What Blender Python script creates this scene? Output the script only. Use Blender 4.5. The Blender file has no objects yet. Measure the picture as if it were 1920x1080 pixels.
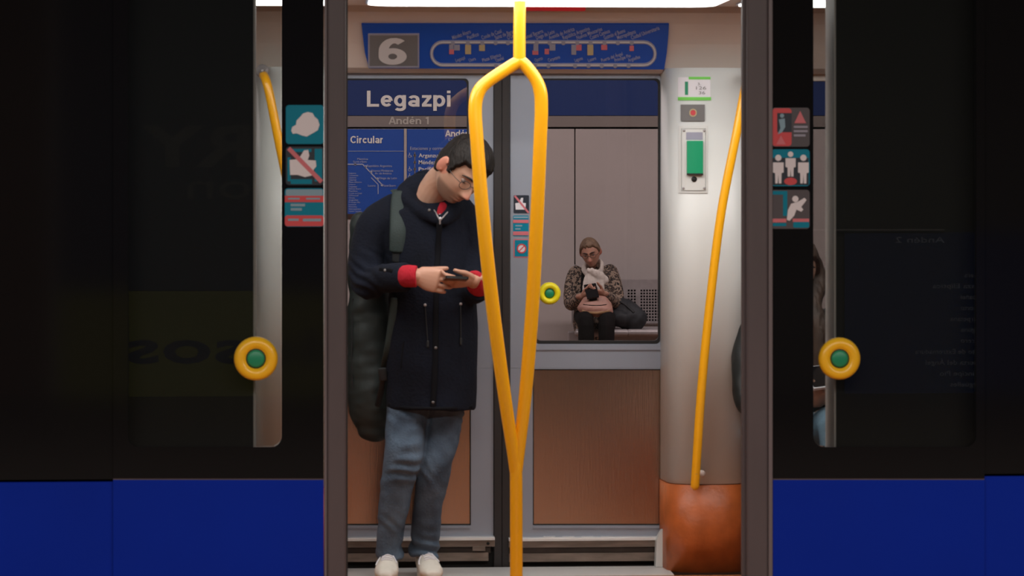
import bpy, bmesh, math, random
from mathutils import Vector, Matrix, noise
from mathutils.geometry import tessellate_polygon
from mathutils.bvhtree import BVHTree
random.seed(7)
sc = bpy.context.scene
PI = math.pi
# ---------------------------------------------------------------- camera, world, lamps, exposure
F = 5770.0                      # focal length in pixels of the 1920 frame
PSI = math.atan((960-593)/F)    # yaw: the camera does not look square at the train
HC = 1.54                       # eye height above the platform and the train floor
HY = 341.0                      # horizon row
cd = bpy.data.cameras.new('camera'); cam = bpy.data.objects.new('camera', cd)
sc.collection.objects.link(cam); sc.camera = cam
cd.sensor_width = 36; cd.lens = 36*F/1920
cd.shift_y = -(540-HY)/1920
cam.location = (0, 0, HC); cam.rotation_euler = (PI/2, 0, -PSI)
cd.clip_end = 200; cd.clip_start = .1
cd.dof.use_dof = True; cd.dof.focus_distance = 20.0; cd.dof.aperture_fstop = 10.0
sc.view_settings.view_transform = 'Standard'; sc.view_settings.look = 'None'
sc.view_settings.gamma = 1; sc.view_settings.use_curve_mapping = False
sc.view_settings.exposure = 0.0
w = bpy.data.worlds.new('world'); sc.world = w; w.use_nodes = True
w.node_tree.nodes['Background'].inputs[0].default_value = (.5, .5, .55, 1)
w.node_tree.nodes['Background'].inputs[1].default_value = .02
def area(name, loc, sx, sy, power, col, rot=(0, 0, 0)):
    l = bpy.data.lights.new(name, 'AREA'); l.shape = 'RECTANGLE'; l.size = sx; l.size_y = sy
    l.energy = power; l.color = col
    o = bpy.data.objects.new(name, l); o.location = loc; o.rotation_euler = rot
    sc.collection.objects.link(o)
area('lamp_row_far_platform', (2, 20.6, 3.85), 14, .35, 720, (1, .97, .93))
area('lamp_row_near_platform', (1, 3.5, 3.85), 14, .35, 780, (1, .93, .85))

def P(px, py, Y):               # the point of the plane y=Y seen at a picture position
    u = (px-960)/F; v = (HY-py)/F
    t = Y/(math.cos(PSI)-u*math.sin(PSI))
    return Vector((t*(u*math.cos(PSI)+math.sin(PSI)), Y, HC+t*v))
def pl(Y):                      # mapper for upright planes: off > 0 is towards the platform
    return lambda px, py, off=0: P(px, py, Y)+Vector((0, -off, 0))
def mirror(Y):                  # a place on the wall behind the camera, seen reflected in the door leaf
    def f(px, py, off=0):
        p = P(px, py, 2*9.93-Y); return Vector((p.x, Y+off, p.z))
    return f
XC = P(1021, 0, 10).x           # centre line of the doorway
# ---------------------------------------------------------------- materials
def mat(name, col, rough=.5, metal=0, spec=.5, bump=0, bscale=40, var=0, vscale=6, stretch=(1, 1, 1), coat=0, aniso=0, emit=0, sheen=0):
    m = bpy.data.materials.new(name); m.use_nodes = True
    nt = m.node_tree; b = nt.nodes['Principled BSDF']
    b.inputs['Base Color'].default_value = (*col, 1); b.inputs['Roughness'].default_value = rough
    b.inputs['Metallic'].default_value = metal; b.inputs['Specular IOR Level'].default_value = spec
    b.inputs['Coat Weight'].default_value = coat; b.inputs['Coat Roughness'].default_value = .08
    b.inputs['Sheen Weight'].default_value = sheen
    if emit:
        b.inputs['Emission Color'].default_value = (*col, 1); b.inputs['Emission Strength'].default_value = emit
    if bump or var:
        tc = nt.nodes.new('ShaderNodeTexCoord'); mp = nt.nodes.new('ShaderNodeMapping')
        mp.inputs['Scale'].default_value = stretch
        nt.links.new(tc.outputs['Object'], mp.inputs[0])
    if bump:
        n = nt.nodes.new('ShaderNodeTexNoise'); n.inputs['Scale'].default_value = bscale; n.inputs['Detail'].default_value = 4
        bp = nt.nodes.new('ShaderNodeBump'); bp.inputs['Strength'].default_value = bump; bp.inputs['Distance'].default_value = .01
        nt.links.new(mp.outputs[0], n.inputs[0]); nt.links.new(n.outputs[0], bp.inputs['Height']); nt.links.new(bp.outputs[0], b.inputs['Normal'])
    if var:
        n = nt.nodes.new('ShaderNodeTexNoise'); n.inputs['Scale'].default_value = vscale; n.inputs['Detail'].default_value = 5
        r = nt.nodes.new('ShaderNodeValToRGB')
        r.color_ramp.elements[0].position = .3; r.color_ramp.elements[1].position = .7
        r.color_ramp.elements[0].color = (*[c*(1-var) for c in col], 1); r.color_ramp.elements[1].color = (*[min(1, c*(1+var)) for c in col], 1)
        nt.links.new(mp.outputs[0], n.inputs[0]); nt.links.new(n.outputs[0], r.inputs[0]); nt.links.new(r.outputs[0], b.inputs['Base Color'])
    return m
def glass(name, tint, refl=1.0, rough=0.0, flat=None):
    m = bpy.data.materials.new(name); m.use_nodes = True; nt = m.node_tree; nt.nodes.clear()
    o = nt.nodes.new('ShaderNodeOutputMaterial'); mx = nt.nodes.new('ShaderNodeMixShader')
    t = nt.nodes.new('ShaderNodeBsdfTransparent'); t.inputs[0].default_value = (*tint, 1)
    g = nt.nodes.new('ShaderNodeBsdfGlossy'); g.inputs['Roughness'].default_value = rough; g.inputs[0].default_value = (refl, refl, refl, 1)
    f = nt.nodes.new('ShaderNodeFresnel'); f.inputs[0].default_value = 1.5
    if flat is None: nt.links.new(f.outputs[0], mx.inputs[0])
    else: mx.inputs[0].default_value = flat
    nt.links.new(t.outputs[0], mx.inputs[1]); nt.links.new(g.outputs[0], mx.inputs[2])
    nt.links.new(mx.outputs[0], o.inputs[0]); return m
M = dict(
    blue=mat('blue_paint', (.0, .021, .34), .45, spec=.12, var=.06, vscale=2),
    frit=mat('black_enamel_glass', (.006, .006, .007), .06),
    dark=mat('black_interior', (.008, .008, .009), .7),
    rubber=mat('brown_black_rubber', (.085, .068, .074), .5, var=.1, vscale=9, stretch=(1, 1, .2)),
    rubber_dark=mat('dark_rubber', (.022, .018, .018), .6),
    edge=mat('seal_edge', (.15, .13, .14), .4),
    jamb=mat('jamb_grey', (.7, .64, .62), .45),
    alu=mat('painted_aluminium', (.31, .345, .41), .38, metal=.25, var=.04, vscale=3),
    kick=mat('bronze_steel', (.46, .345, .27), .22, metal=1, bump=.05, bscale=220, stretch=(1, 1, .05)),
    gasket=mat('black_gasket', (.006, .006, .006), .6),
    beige=mat('beige_plastic', (.64, .54, .48), .45, var=.05, vscale=3),
    white=mat('white_lacquer', (.66, .67, .65), .35, var=.02, vscale=3),
    orange=mat('orange_plastic', (.52, .125, .028), .4, var=.18, vscale=14, bump=.15, bscale=60),
    floor=mat('orange_floor', (.40, .15, .06), .5, var=.15, vscale=30),
    sill=mat('ribbed_aluminium', (.8, .8, .79), .4, metal=.4),
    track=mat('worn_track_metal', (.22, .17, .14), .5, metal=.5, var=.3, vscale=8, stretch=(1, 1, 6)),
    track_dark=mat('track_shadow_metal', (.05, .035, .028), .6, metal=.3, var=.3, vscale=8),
    yellow=mat('yellow_rail', (.98, .45, .008), .3, coat=.4),
    yellow_bright=mat('yellow_button', (.90, .78, .01), .35),
    yellow_deep=mat('amber_button', (.95, .54, .015), .35, coat=.3),
    green=mat('green_button', (.005, .25, .12), .4),
    green_handle=mat('green_handle', (.0, .30, .13), .4),
    lime=mat('lime_print', (.16, .62, .08), .5),
    lamp=mat('lamp_diffuser', (1, .98, .96), .5, emit=4.6),
    red_lamp=mat('red_lamp', (.40, .004, .006), .5, emit=.35),
    sign_blue=mat('route_blue', (.012, .075, .42), .4, spec=.3),
    plate_grey=mat('plate_grey', (.17, .165, .165), .4),
    pale=mat('pale_print', (.62, .60, .60), .5),
    line_grey=mat('grey_print', (.30, .30, .38), .5),
    word=mat('small_print', (.34, .36, .52), .5),
    red=mat('red_print', (.60, .06, .07), .5),
    pink=mat('pale_red_print', (.62, .16, .19), .5),
    ochre=mat('ochre_print', (.50, .40, .22), .5),
    teal=mat('teal_print', (.0, .215, .33), .45, spec=.2),
    navy_sticker=mat('navy_sticker', (.012, .02, .035), .4),
    sticker_grey=mat('grey_sticker', (.07, .06, .07), .45),
    sky=mat('pale_blue_print', (.22, .36, .45), .5),
    hand_white=mat('white_print', (.74, .72, .76), .5),
    wall=mat('station_panel', (.42, .375, .36), .5, var=.04, vscale=1.2),
    wall_line=mat('panel_joint', (.05, .045, .045), .8),
    wall_navy=mat('station_navy', (.012, .035, .15), .35),
    wall_grey=mat('station_grey_band', (.21, .18, .165), .5),
    map_blue=mat('map_blue', (.010, .07, .36), .45),
    print_w=mat('sign_lettering', (.75, .74, .70), .5),
    print_d=mat('sign_lettering_dim', (.46, .43, .38), .5),
    print_m=mat('map_lettering', (.36, .40, .55), .5),
    concrete=mat('hall_concrete', (.16, .15, .14), .8, var=.2, vscale=.8, bump=.2, bscale=8),
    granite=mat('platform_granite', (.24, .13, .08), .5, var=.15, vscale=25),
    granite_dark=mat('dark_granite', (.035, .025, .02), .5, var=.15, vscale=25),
    wall_dim=mat('dark_wall_tiles', (.05, .048, .045), .6, var=.2, vscale=2),
    reflector_orange=mat('orange_reflector', (.70, .20, .05), .5, var=.1, vscale=25),
    steel=mat('brushed_steel', (.36, .33, .33), .42, metal=.3, var=.1, vscale=20),
    chrome=mat('chrome', (.7, .7, .7), .15, metal=1),
    skin=None,
    coat=mat('navy_wool', (.0045, .0065, .014), .9, spec=.25, bump=.35, bscale=90, var=.25, vscale=7),
    coat_dark=mat('coat_trim', (.003, .0035, .006), .8, spec=.2),
    strap=mat('green_black_nylon', (.018, .032, .03), .7, bump=.2, bscale=160),
    web=mat('black_webbing', (.012, .014, .016), .7),
    bag=mat('green_black_bag', (.018, .027, .026), .6, bump=.4, bscale=14, var=.3, vscale=5),
    knit=mat('red_knit', (.42, .006, .02), .9, bump=.3, bscale=200, stretch=(1, 1, .2)),
    shoe=mat('white_leather', (.72, .68, .60), .5, bump=.15, bscale=40, var=.06, vscale=20),
    sole=mat('white_sole', (.62, .58, .50), .6),
    hair=mat('dark_brown_hair', (.009, .0065, .005), .6, spec=.3, bump=.7, bscale=120, stretch=(1, 1, .25), var=.4, vscale=40),
    hair_grey=mat('grey_blond_hair', (.15, .092, .055), .6, bump=.6, bscale=90, var=.3, vscale=40),
    hair_brown=mat('brown_hair', (.06, .035, .025), .6, bump=.6, bscale=90, stretch=(1, 1, .2), var=.4, vscale=30),
    phone=mat('black_phone', (.008, .008, .009), .25),
    lens=glass('lens_glass', (.95, .95, .95), 1, 0, .05),
    frame=mat('glasses_frame', (.02, .018, .018), .3),
    eye=mat('eye_white', (.30, .22, .19), .3),
    iris=mat('brown_iris', (.03, .015, .01), .2),
    brow=mat('eyebrow_hair', (.028, .017, .013), .8),
    scarf=mat('white_scarf', (.56, .51, .46), .85, bump=.4, bscale=60),
    black_cloth=mat('black_cloth', (.004, .0035, .0035), .9, spec=.2, bump=.3, bscale=40),
    jacket=mat('black_green_nylon', (.010, .013, .013), .5, bump=.5, bscale=18),
    tan=mat('pink_tan_leather', (.36, .19, .145), .5, var=.12, vscale=14),
    tan_trim=mat('tan_piping', (.34, .20, .10), .5),
    bundle=mat('slate_black_cloth', (.013, .016, .020), .7, bump=.3, bscale=10, var=.3, vscale=4),
    seat=mat('blue_seat_plastic', (.03, .06, .2), .4),
    blue_denim=mat('light_denim', (.16, .27, .36), .8, bump=.3, bscale=90, var=.15, vscale=20),
    poster_navy=mat('poster_navy', (.012, .02, .05), .5),
    poster_lime=mat('poster_olive', (.16, .16, .02), .5),
    poster_brown=mat('poster_brown', (.07, .03, .015), .5),
    poster_ink=mat('poster_ink', (.01, .015, .05), .5),
    poster_grey=mat('poster_grey', (.08, .08, .09), .5),
    g_train=glass('leaf_window_glass', (.76, .77, .76), .8),
    g_far=glass('far_door_glass', (.66, .62, .63), .8),
)
def skin_mat():
    m = mat('skin', (.55, .3, .22), .5); nt = m.node_tree
    a = nt.nodes.new('ShaderNodeAttribute'); a.attribute_name = 'tone'
    b = nt.nodes['Principled BSDF']; nt.links.new(a.outputs['Color'], b.inputs['Base Color'])
    b.inputs['Subsurface Weight'].default_value = .08; b.inputs['Subsurface Radius'].default_value = (.01, .004, .002)
    return m
M['skin'] = skin_mat()
def denim_mat():
    m = mat('washed_denim', (.10, .15, .21), .85, bump=.35, bscale=110); nt = m.node_tree; b = nt.nodes['Principled BSDF']
    tc = nt.nodes.new('ShaderNodeTexCoord'); n = nt.nodes.new('ShaderNodeTexNoise'); n.inputs['Scale'].default_value = 7; n.inputs['Detail'].default_value = 6
    r = nt.nodes.new('ShaderNodeValToRGB'); e = r.color_ramp.elements
    e[0].position = .3; e[0].color = (.030, .047, .075, 1); e[1].position = .72; e[1].color = (.125, .19, .27, 1)
    nt.links.new(tc.outputs['Object'], n.inputs[0]); nt.links.new(n.outputs[0], r.inputs[0]); nt.links.new(r.outputs[0], b.inputs['Base Color'])
    return m
M['denim'] = denim_mat()
def leopard_mat():
    m = mat('leopard_cloth', (.3, .2, .14), .85); nt = m.node_tree; b = nt.nodes['Principled BSDF']
    tc = nt.nodes.new('ShaderNodeTexCoord'); n = nt.nodes.new('ShaderNodeTexNoise'); n.inputs['Scale'].default_value = 30
    mx = nt.nodes.new('ShaderNodeMixRGB'); mx.inputs[0].default_value = .04
    v = nt.nodes.new('ShaderNodeTexVoronoi'); v.inputs['Scale'].default_value = 52
    r = nt.nodes.new('ShaderNodeValToRGB'); r.color_ramp.interpolation = 'CONSTANT'; e = r.color_ramp.elements
    e[0].position = 0; e[0].color = (.13, .08, .055, 1); e[1].position = .28; e[1].color = (.012, .010, .010, 1)
    x = e.new(.54); x.color = (.27, .20, .15, 1)
    nt.links.new(tc.outputs['Object'], mx.inputs[1]); nt.links.new(tc.outputs['Object'], n.inputs[0]); nt.links.new(n.outputs['Color'], mx.inputs[2])
    nt.links.new(mx.outputs[0], v.inputs[0]); nt.links.new(v.outputs['Distance'], r.inputs[0]); nt.links.new(r.outputs[0], b.inputs['Base Color'])
    return m
M['leopard'] = leopard_mat()
def floral_mat():
    m = mat('rose_print_cloth', (.3, .1, .12), .8); nt = m.node_tree; b = nt.nodes['Principled BSDF']
    tc = nt.nodes.new('ShaderNodeTexCoord'); v = nt.nodes.new('ShaderNodeTexNoise'); v.inputs['Scale'].default_value = 28
    r = nt.nodes.new('ShaderNodeValToRGB'); e = r.color_ramp.elements
    e[0].position = .42; e[0].color = (.10, .03, .045, 1); e[1].position = .6; e[1].color = (.50, .30, .30, 1)
    nt.links.new(tc.outputs['Object'], v.inputs[0]); nt.links.new(v.outputs[0], r.inputs[0]); nt.links.new(r.outputs[0], b.inputs['Base Color'])
    return m
M['floral'] = floral_mat()
# ---------------------------------------------------------------- object helpers
def tag(o, label=None, cat=None, group=None, kind=None):
    if label: o['label'] = label
    if cat: o['category'] = cat
    if group: o['group'] = group
    if kind: o['kind'] = kind
    return o
def thing(name, loc, label=None, cat=None, group=None, kind=None):
    o = bpy.data.objects.new(name, None); sc.collection.objects.link(o); o.location = loc
    o.empty_display_size = .05
    return tag(o, label, cat, group, kind)
def root_loc(p):
    while p.parent: p = p.parent
    return p
def link(name, me, m, parent=None, smooth=False):
    o = bpy.data.objects.new(name, me); sc.collection.objects.link(o)
    if m is not None: me.materials.clear(); me.materials.append(m)
    if smooth:
        for p in me.polygons: p.use_smooth = True
    if parent:
        o.parent = parent
        if parent.parent is None and parent.type == 'EMPTY':
            o.matrix_parent_inverse = Matrix.Translation(-Vector(parent.location))
    return o
def mesh(name, V, Fc, m, parent=None, smooth=False):
    me = bpy.data.meshes.new(name); me.from_pydata([tuple(v) for v in V], [], Fc); me.update()
    bm = bmesh.new(); bm.from_mesh(me); bmesh.ops.recalc_face_normals(bm, faces=bm.faces); bm.to_mesh(me); bm.free()
    return link(name, me, m, parent, smooth)
def merge(parts):
    V, Fc = [], []
    for v, f in parts:
        n = len(V); V += list(v); Fc += [tuple(i+n for i in q) for q in f]
    return V, Fc
def box_vf(x0, x1, y0, y1, z0, z1):
    V = [Vector((x, y, z)) for z in (z0, z1) for y in (y0, y1) for x in (x0, x1)]
    return V, [(0, 2, 3, 1), (4, 5, 7, 6), (0, 1, 5, 4), (2, 6, 7, 3), (0, 4, 6, 2), (1, 3, 7, 5)]
def box(name, x0, x1, y0, y1, z0, z1, m, parent=None, bevel=0):
    x0, x1 = sorted((x0, x1)); z0, z1 = sorted((z0, z1)); y0, y1 = sorted((y0, y1))
    V, Fc = box_vf(x0, x1, y0, y1, z0, z1)
    if not bevel: return mesh(name, V, Fc, m, parent)
    me = bpy.data.meshes.new(name); me.from_pydata([tuple(v) for v in V], [], Fc)
    bm = bmesh.new(); bm.from_mesh(me); bmesh.ops.recalc_face_normals(bm, faces=bm.faces)
    bmesh.ops.bevel(bm, geom=bm.edges[:], offset=bevel, segments=2, affect='EDGES', profile=.5); bm.to_mesh(me); bm.free()
    return link(name, me, m, parent)
def bxp(name, px0, py0, px1, py1, Y0, Y1, m, parent=None, bevel=0):   # box whose front face (at Y0) spans two picture corners
    a = P(px0, py0, Y0); b = P(px1, py1, Y0)
    return box(name, a.x, b.x, Y0, Y1, b.z, a.z, m, parent, bevel)
def rr(px0, py0, px1, py1, r, k=5):     # rounded rectangle outline
    out = []
    for cx, cy, a0 in ((px1-r, py0+r, -90), (px1-r, py1-r, 0), (px0+r, py1-r, 90), (px0+r, py0+r, 180)):
        for i in range(k+1):
            a = math.radians(a0+90*i/k); out.append((cx+r*math.cos(a), cy+r*math.sin(a)))
    return out
def circ(cx, cy, r, n=24, ry=None):
    return [(cx+r*math.cos(2*PI*i/n), cy+(ry or r)*math.sin(2*PI*i/n)) for i in range(n)]
def prism_vf(pts, mp, f, b):
    if getattr(mp, 'cut', 0): return cut_vf(pts, mp, f, b)
    n = len(pts); V = [mp(x, y, f) for x, y in pts]+[mp(x, y, b) for x, y in pts]
    tris = tessellate_polygon([[Vector((x, y, 0)) for x, y in pts]])
    Fc = [tuple(t) for t in tris]+[tuple(i+n for i in reversed(t)) for t in tris]
    Fc += [(i, (i+1) % n, (i+1) % n+n, i+n) for i in range(n)]
    return V, Fc
def cut_vf(pts, mp, f, b):      # a plate bent round a curved surface: sliced into upright strips first
    bm = bmesh.new(); fc = bm.faces.new([bm.verts.new((x, y, 0)) for x, y in pts])
    x0 = min(p[0] for p in pts); x1 = max(p[0] for p in pts); x = x0+mp.cut
    while x < x1-.5:
        bmesh.ops.bisect_plane(bm, geom=bm.verts[:]+bm.edges[:]+bm.faces[:], plane_co=(x, 0, 0), plane_no=(1, 0, 0)); x += mp.cut
    bmesh.ops.triangulate(bm, faces=bm.faces[:])
    bm.verts.index_update(); n = len(bm.verts)
    V = [mp(v.co.x, v.co.y, f) for v in bm.verts]+[mp(v.co.x, v.co.y, b) for v in bm.verts]
    Fc = [tuple(v.index for v in q.verts) for q in bm.faces]; Fc += [tuple(v.index+n for v in reversed(q.verts)) for q in bm.faces]
    Fc += [(e.verts[0].index, e.verts[1].index, e.verts[1].index+n, e.verts[0].index+n) for e in bm.edges if len(e.link_faces) == 1]
    bm.free(); return V, Fc
def prism(name, pts, mp, f, b, m, parent=None): return mesh(name, *prism_vf(pts, mp, f, b), m, parent)
def prisms(name, L, mp, f, b, m, parent=None):
    if len(L) <= 9:
        for p in L: prism(name, p, mp, f, b, m, parent)
        return
    return tag(mesh(name, *merge([prism_vf(p, mp, f, b) for p in L]), m, parent), kind='stuff')
def bar2(x0, y0, x1, y1, wd):          # thick line as outline
    d = Vector((x1-x0, y1-y0)).normalized(); nx, ny = -d.y*wd/2, d.x*wd/2
    return [(x0+nx, y0+ny), (x1+nx, y1+ny), (x1-nx, y1-ny), (x0-nx, y0-ny)]
def rect(x0, y0, x1, y1): return [(x0, y0), (x1, y0), (x1, y1), (x0, y1)]
def ring_vf(outer, inner, mp, f, b):
    n = len(inner); V = [mp(x, y, f) for x, y in outer]+[mp(x, y, f) for x, y in inner]+[mp(x, y, b) for x, y in outer]+[mp(x, y, b) for x, y in inner]
    Fc = []
    for i in range(n):
        j = (i+1) % n
        Fc += [(i, j, j+n, i+n), (i+2*n, i+3*n, j+3*n, j+2*n), (i, i+2*n, j+2*n, j), (i+n, j+n, j+3*n, i+3*n)]
    return V, Fc
def ring(name, o, i, mp, f, b, m, parent=None):   # o, i: (x0,y0,x1,y1,r) frames with a hole
    if getattr(mp, 'cut', 0) and o[4] < 5:
        return weld(mesh(name, *merge([prism_vf(rect(*q), mp, f, b) for q in ((o[0], o[1], o[2], i[1]), (o[0], i[3], o[2], o[3]), (o[0], i[1], i[0], i[3]), (i[2], i[1], o[2], i[3]))]), m, parent))
    V, Fc = ring_vf(rr(*o[:4], max(o[4], .01)), rr(*i[:4], max(i[4], .01)), mp, f, b)
    ob = mesh(name, V, Fc, m, parent)
    bm = bmesh.new(); bm.from_mesh(ob.data); bmesh.ops.remove_doubles(bm, verts=bm.verts, dist=1e-5); bmesh.ops.dissolve_degenerate(bm, edges=bm.edges, dist=1e-6); bm.to_mesh(ob.data); bm.free()
    return ob
def spline(pts, k=6):
    pts = [Vector(p) for p in pts]; out = []
    for i in range(len(pts)-1):
        p0 = pts[max(i-1, 0)]; p1 = pts[i]; p2 = pts[i+1]; p3 = pts[min(i+2, len(pts)-1)]
        for j in range(k):
            t = j/k; out.append(.5*((2*p1)+(p2-p0)*t+(2*p0-5*p1+4*p2-p3)*t*t+(3*p1-p0-3*p2+p3)*t**3))
    return out+[pts[-1]]
def limb_vf(pts, rads, ref=(1, 0, 0), k=5, seg=16, cap=(1, 1), smooth=True):
    ref = Vector(ref); R = [Vector((*(r if isinstance(r, tuple) else (r, r)), 0)) for r in rads]
    P_ = spline(pts, k) if smooth else [Vector(p) for p in pts]
    R_ = spline(R, k) if smooth else R
    rows = []
    n = len(P_)
    tang = [(P_[min(i+1, n-1)]-P_[max(i-1, 0)]).normalized() for i in range(n)]
    def frame(t):
        a = ref-ref.dot(t)*t
        if a.length < .05: a = Vector((0, 1, 0))-t.y*t
        a.normalize(); return a, t.cross(a)
    def row(c, t, ra, rb, s):
        a, b = frame(t)
        return [c+a*(ra*s*math.cos(2*PI*i/seg))+b*(rb*s*math.sin(2*PI*i/seg)) for i in range(seg)]
    def caps(i, sg, on):
        out = []
        if on:
            rm = min(R_[i].x, R_[i].y)
            for q in (80, 60, 40, 20): a = math.radians(q); out.append(row(P_[i]+tang[i]*sg*rm*math.sin(a), tang[i], R_[i].x, R_[i].y, math.cos(a)))
        return out
    rows += caps(0, -1, cap[0])
    for i in range(n): rows.append(row(P_[i], tang[i], R_[i].x, R_[i].y, 1))
    rows += list(reversed(caps(n-1, 1, cap[1])))
    V = [v for r in rows for v in r]; Fc = []
    for j in range(len(rows)-1):
        for i in range(seg):
            i2 = (i+1) % seg; Fc.append((j*seg+i, j*seg+i2, (j+1)*seg+i2, (j+1)*seg+i))
    Fc.append(tuple(reversed(range(seg)))); Fc.append(tuple(range((len(rows)-1)*seg, len(rows)*seg)))
    return V, Fc
def tube(name, pts, r, m, parent=None, k=5, seg=12, ref=(0, 1, 0)):
    rads = r if isinstance(r, list) else [r]*len(pts)
    return mesh(name, *limb_vf(pts, rads, ref, k, seg), m, parent, True)
def ell_vf(c, r, rot=None, nu=24, nv=14):
    V, Fc = [], []; c = Vector(c); rot = rot or Matrix.Identity(3)
    for j in range(nv+1):
        b = PI*j/nv
        for i in range(nu):
            a = 2*PI*i/nu; V.append(c+rot@Vector((r[0]*math.sin(b)*math.cos(a), r[1]*math.sin(b)*math.sin(a), r[2]*math.cos(b))))
    for j in range(nv):
        for i in range(nu):
            i2 = (i+1) % nu; Fc.append((j*nu+i, (j+1)*nu+i, (j+1)*nu+i2, j*nu+i2))
    return V, Fc
def weld(o):
    bm = bmesh.new(); bm.from_mesh(o.data); bmesh.ops.remove_doubles(bm, verts=bm.verts, dist=1e-5); bmesh.ops.recalc_face_normals(bm, faces=bm.faces); bm.to_mesh(o.data); bm.free(); return o
def lathe(name, c, prof, m, parent=None, n=36, axis='y'):   # prof: (radius, towards the viewer)
    c = Vector(c); V, Fc = [], []
    for r, h in prof:
        for i in range(n):
            a = 2*PI*i/n; V.append(c+Vector((r*math.cos(a), -h, r*math.sin(a))))
    for j in range(len(prof)-1):
        for i in range(n): i2 = (i+1) % n; Fc.append((j*n+i, j*n+i2, (j+1)*n+i2, (j+1)*n+i))
    Fc.append(tuple(range(n))); Fc.append(tuple(reversed(range((len(prof)-1)*n, len(prof)*n))))
    return mesh(name, V, Fc, m, parent, True)
def remesh(name, parts, vox, it, m, parent=None, disp=None, col=None):
    V, Fc = merge(parts); me = bpy.data.meshes.new(name); me.from_pydata([tuple(v) for v in V], [], Fc)
    bm = bmesh.new(); bm.from_mesh(me); bmesh.ops.remove_doubles(bm, verts=bm.verts, dist=1e-6); bmesh.ops.recalc_face_normals(bm, faces=bm.faces); bm.to_mesh(me); bm.free()
    t = bpy.data.objects.new('t', me); sc.collection.objects.link(t)
    r = t.modifiers.new('r', 'REMESH'); r.mode = 'VOXEL'; r.voxel_size = vox
    s = t.modifiers.new('s', 'SMOOTH'); s.iterations = it; s.factor = .5
    dg = bpy.context.evaluated_depsgraph_get(); me2 = bpy.data.meshes.new_from_object(t.evaluated_get(dg), depsgraph=dg)
    bpy.data.objects.remove(t); bpy.data.meshes.remove(me); me2.name = name
    if disp:
        ns = [v.normal.copy() for v in me2.vertices]
        for v, n in zip(me2.vertices, ns): v.co += n*disp(v.co, n)
        me2.update()
    if col:
        a = me2.attributes.new('tone', 'FLOAT_COLOR', 'POINT')
        for i, v in enumerate(me2.vertices): a.data[i].color = (*col(v.co), 1)
    return link(name, me2, m, parent, True)
_ts = {}
def text_vf(s, bold=0.0):
    key = (s, bold)
    if key not in _ts:
        c = bpy.data.curves.new('t', 'FONT'); c.body = s; c.size = 1; c.offset = bold; c.resolution_u = 3; c.space_character = 1+bold*1.2
        o = bpy.data.objects.new('t', c); sc.collection.objects.link(o)
        dg = bpy.context.evaluated_depsgraph_get(); me = bpy.data.meshes.new_from_object(o.evaluated_get(dg), depsgraph=dg)
        _ts[key] = ([v.co.copy() for v in me.vertices], [tuple(p.vertices) for p in me.polygons])
        bpy.data.objects.remove(o); bpy.data.meshes.remove(me); bpy.data.curves.remove(c)
    return _ts[key]
def text_fit(s, x0, x1, ybase, cap, mp, off, bold=0.0, rot=0, flip=False):   # lettering filling x0..x1, capital height cap (picture rows)
    V, Fc = text_vf(s, bold)
    mx = max(v.x for v in V); mn = min(v.x for v in V); C = .70
    sx = (x1-x0)/(mx-mn); out = []
    for v in V:
        dx = (v.x-mn)*sx; dy = v.y/C*cap
        if flip: X = x1-dx; Yp = ybase-dy
        else:
            ca, sa = math.cos(rot), math.sin(rot); X = x0+dx*ca-dy*sa; Yp = ybase-(dx*sa+dy*ca)
        out.append(mp(X, Yp, off))
    return out, Fc
def text(name, s, x0, x1, yb, cap, mp, off, m, parent, bold=0.0, rot=0, flip=False):
    return mesh(name, *text_fit(s, x0, x1, yb, cap, mp, off, bold, rot, flip), m, parent)
def words(name, L, mp, off, m, parent, flip=False):
    if len(L) > 14: return tag(mesh(name, *merge([text_fit(s, x0, x1, yb, cap, mp, off, b, r, flip) for s, x0, x1, yb, cap, b, r in L]), m, parent), kind='stuff')
    for s, x0, x1, yb, cap, b, r in L: text(name[:-1] if name.endswith('names') else name, s, x0, x1, yb, cap, mp, off, m, parent, b, r, flip)
def _a(cx, cy, rx, ry, a0, a1): 
    n = max(4, int(abs(a1-a0)/15)); return [(cx+rx*math.cos(math.radians(a0+(a1-a0)*i/n)), cy+ry*math.sin(math.radians(a0+(a1-a0)*i/n))) for i in range(n+1)]
_e = [[(.09, .36), (.49, .36)], _a(.29, .36, .205, .275, 0, 318)]
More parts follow.
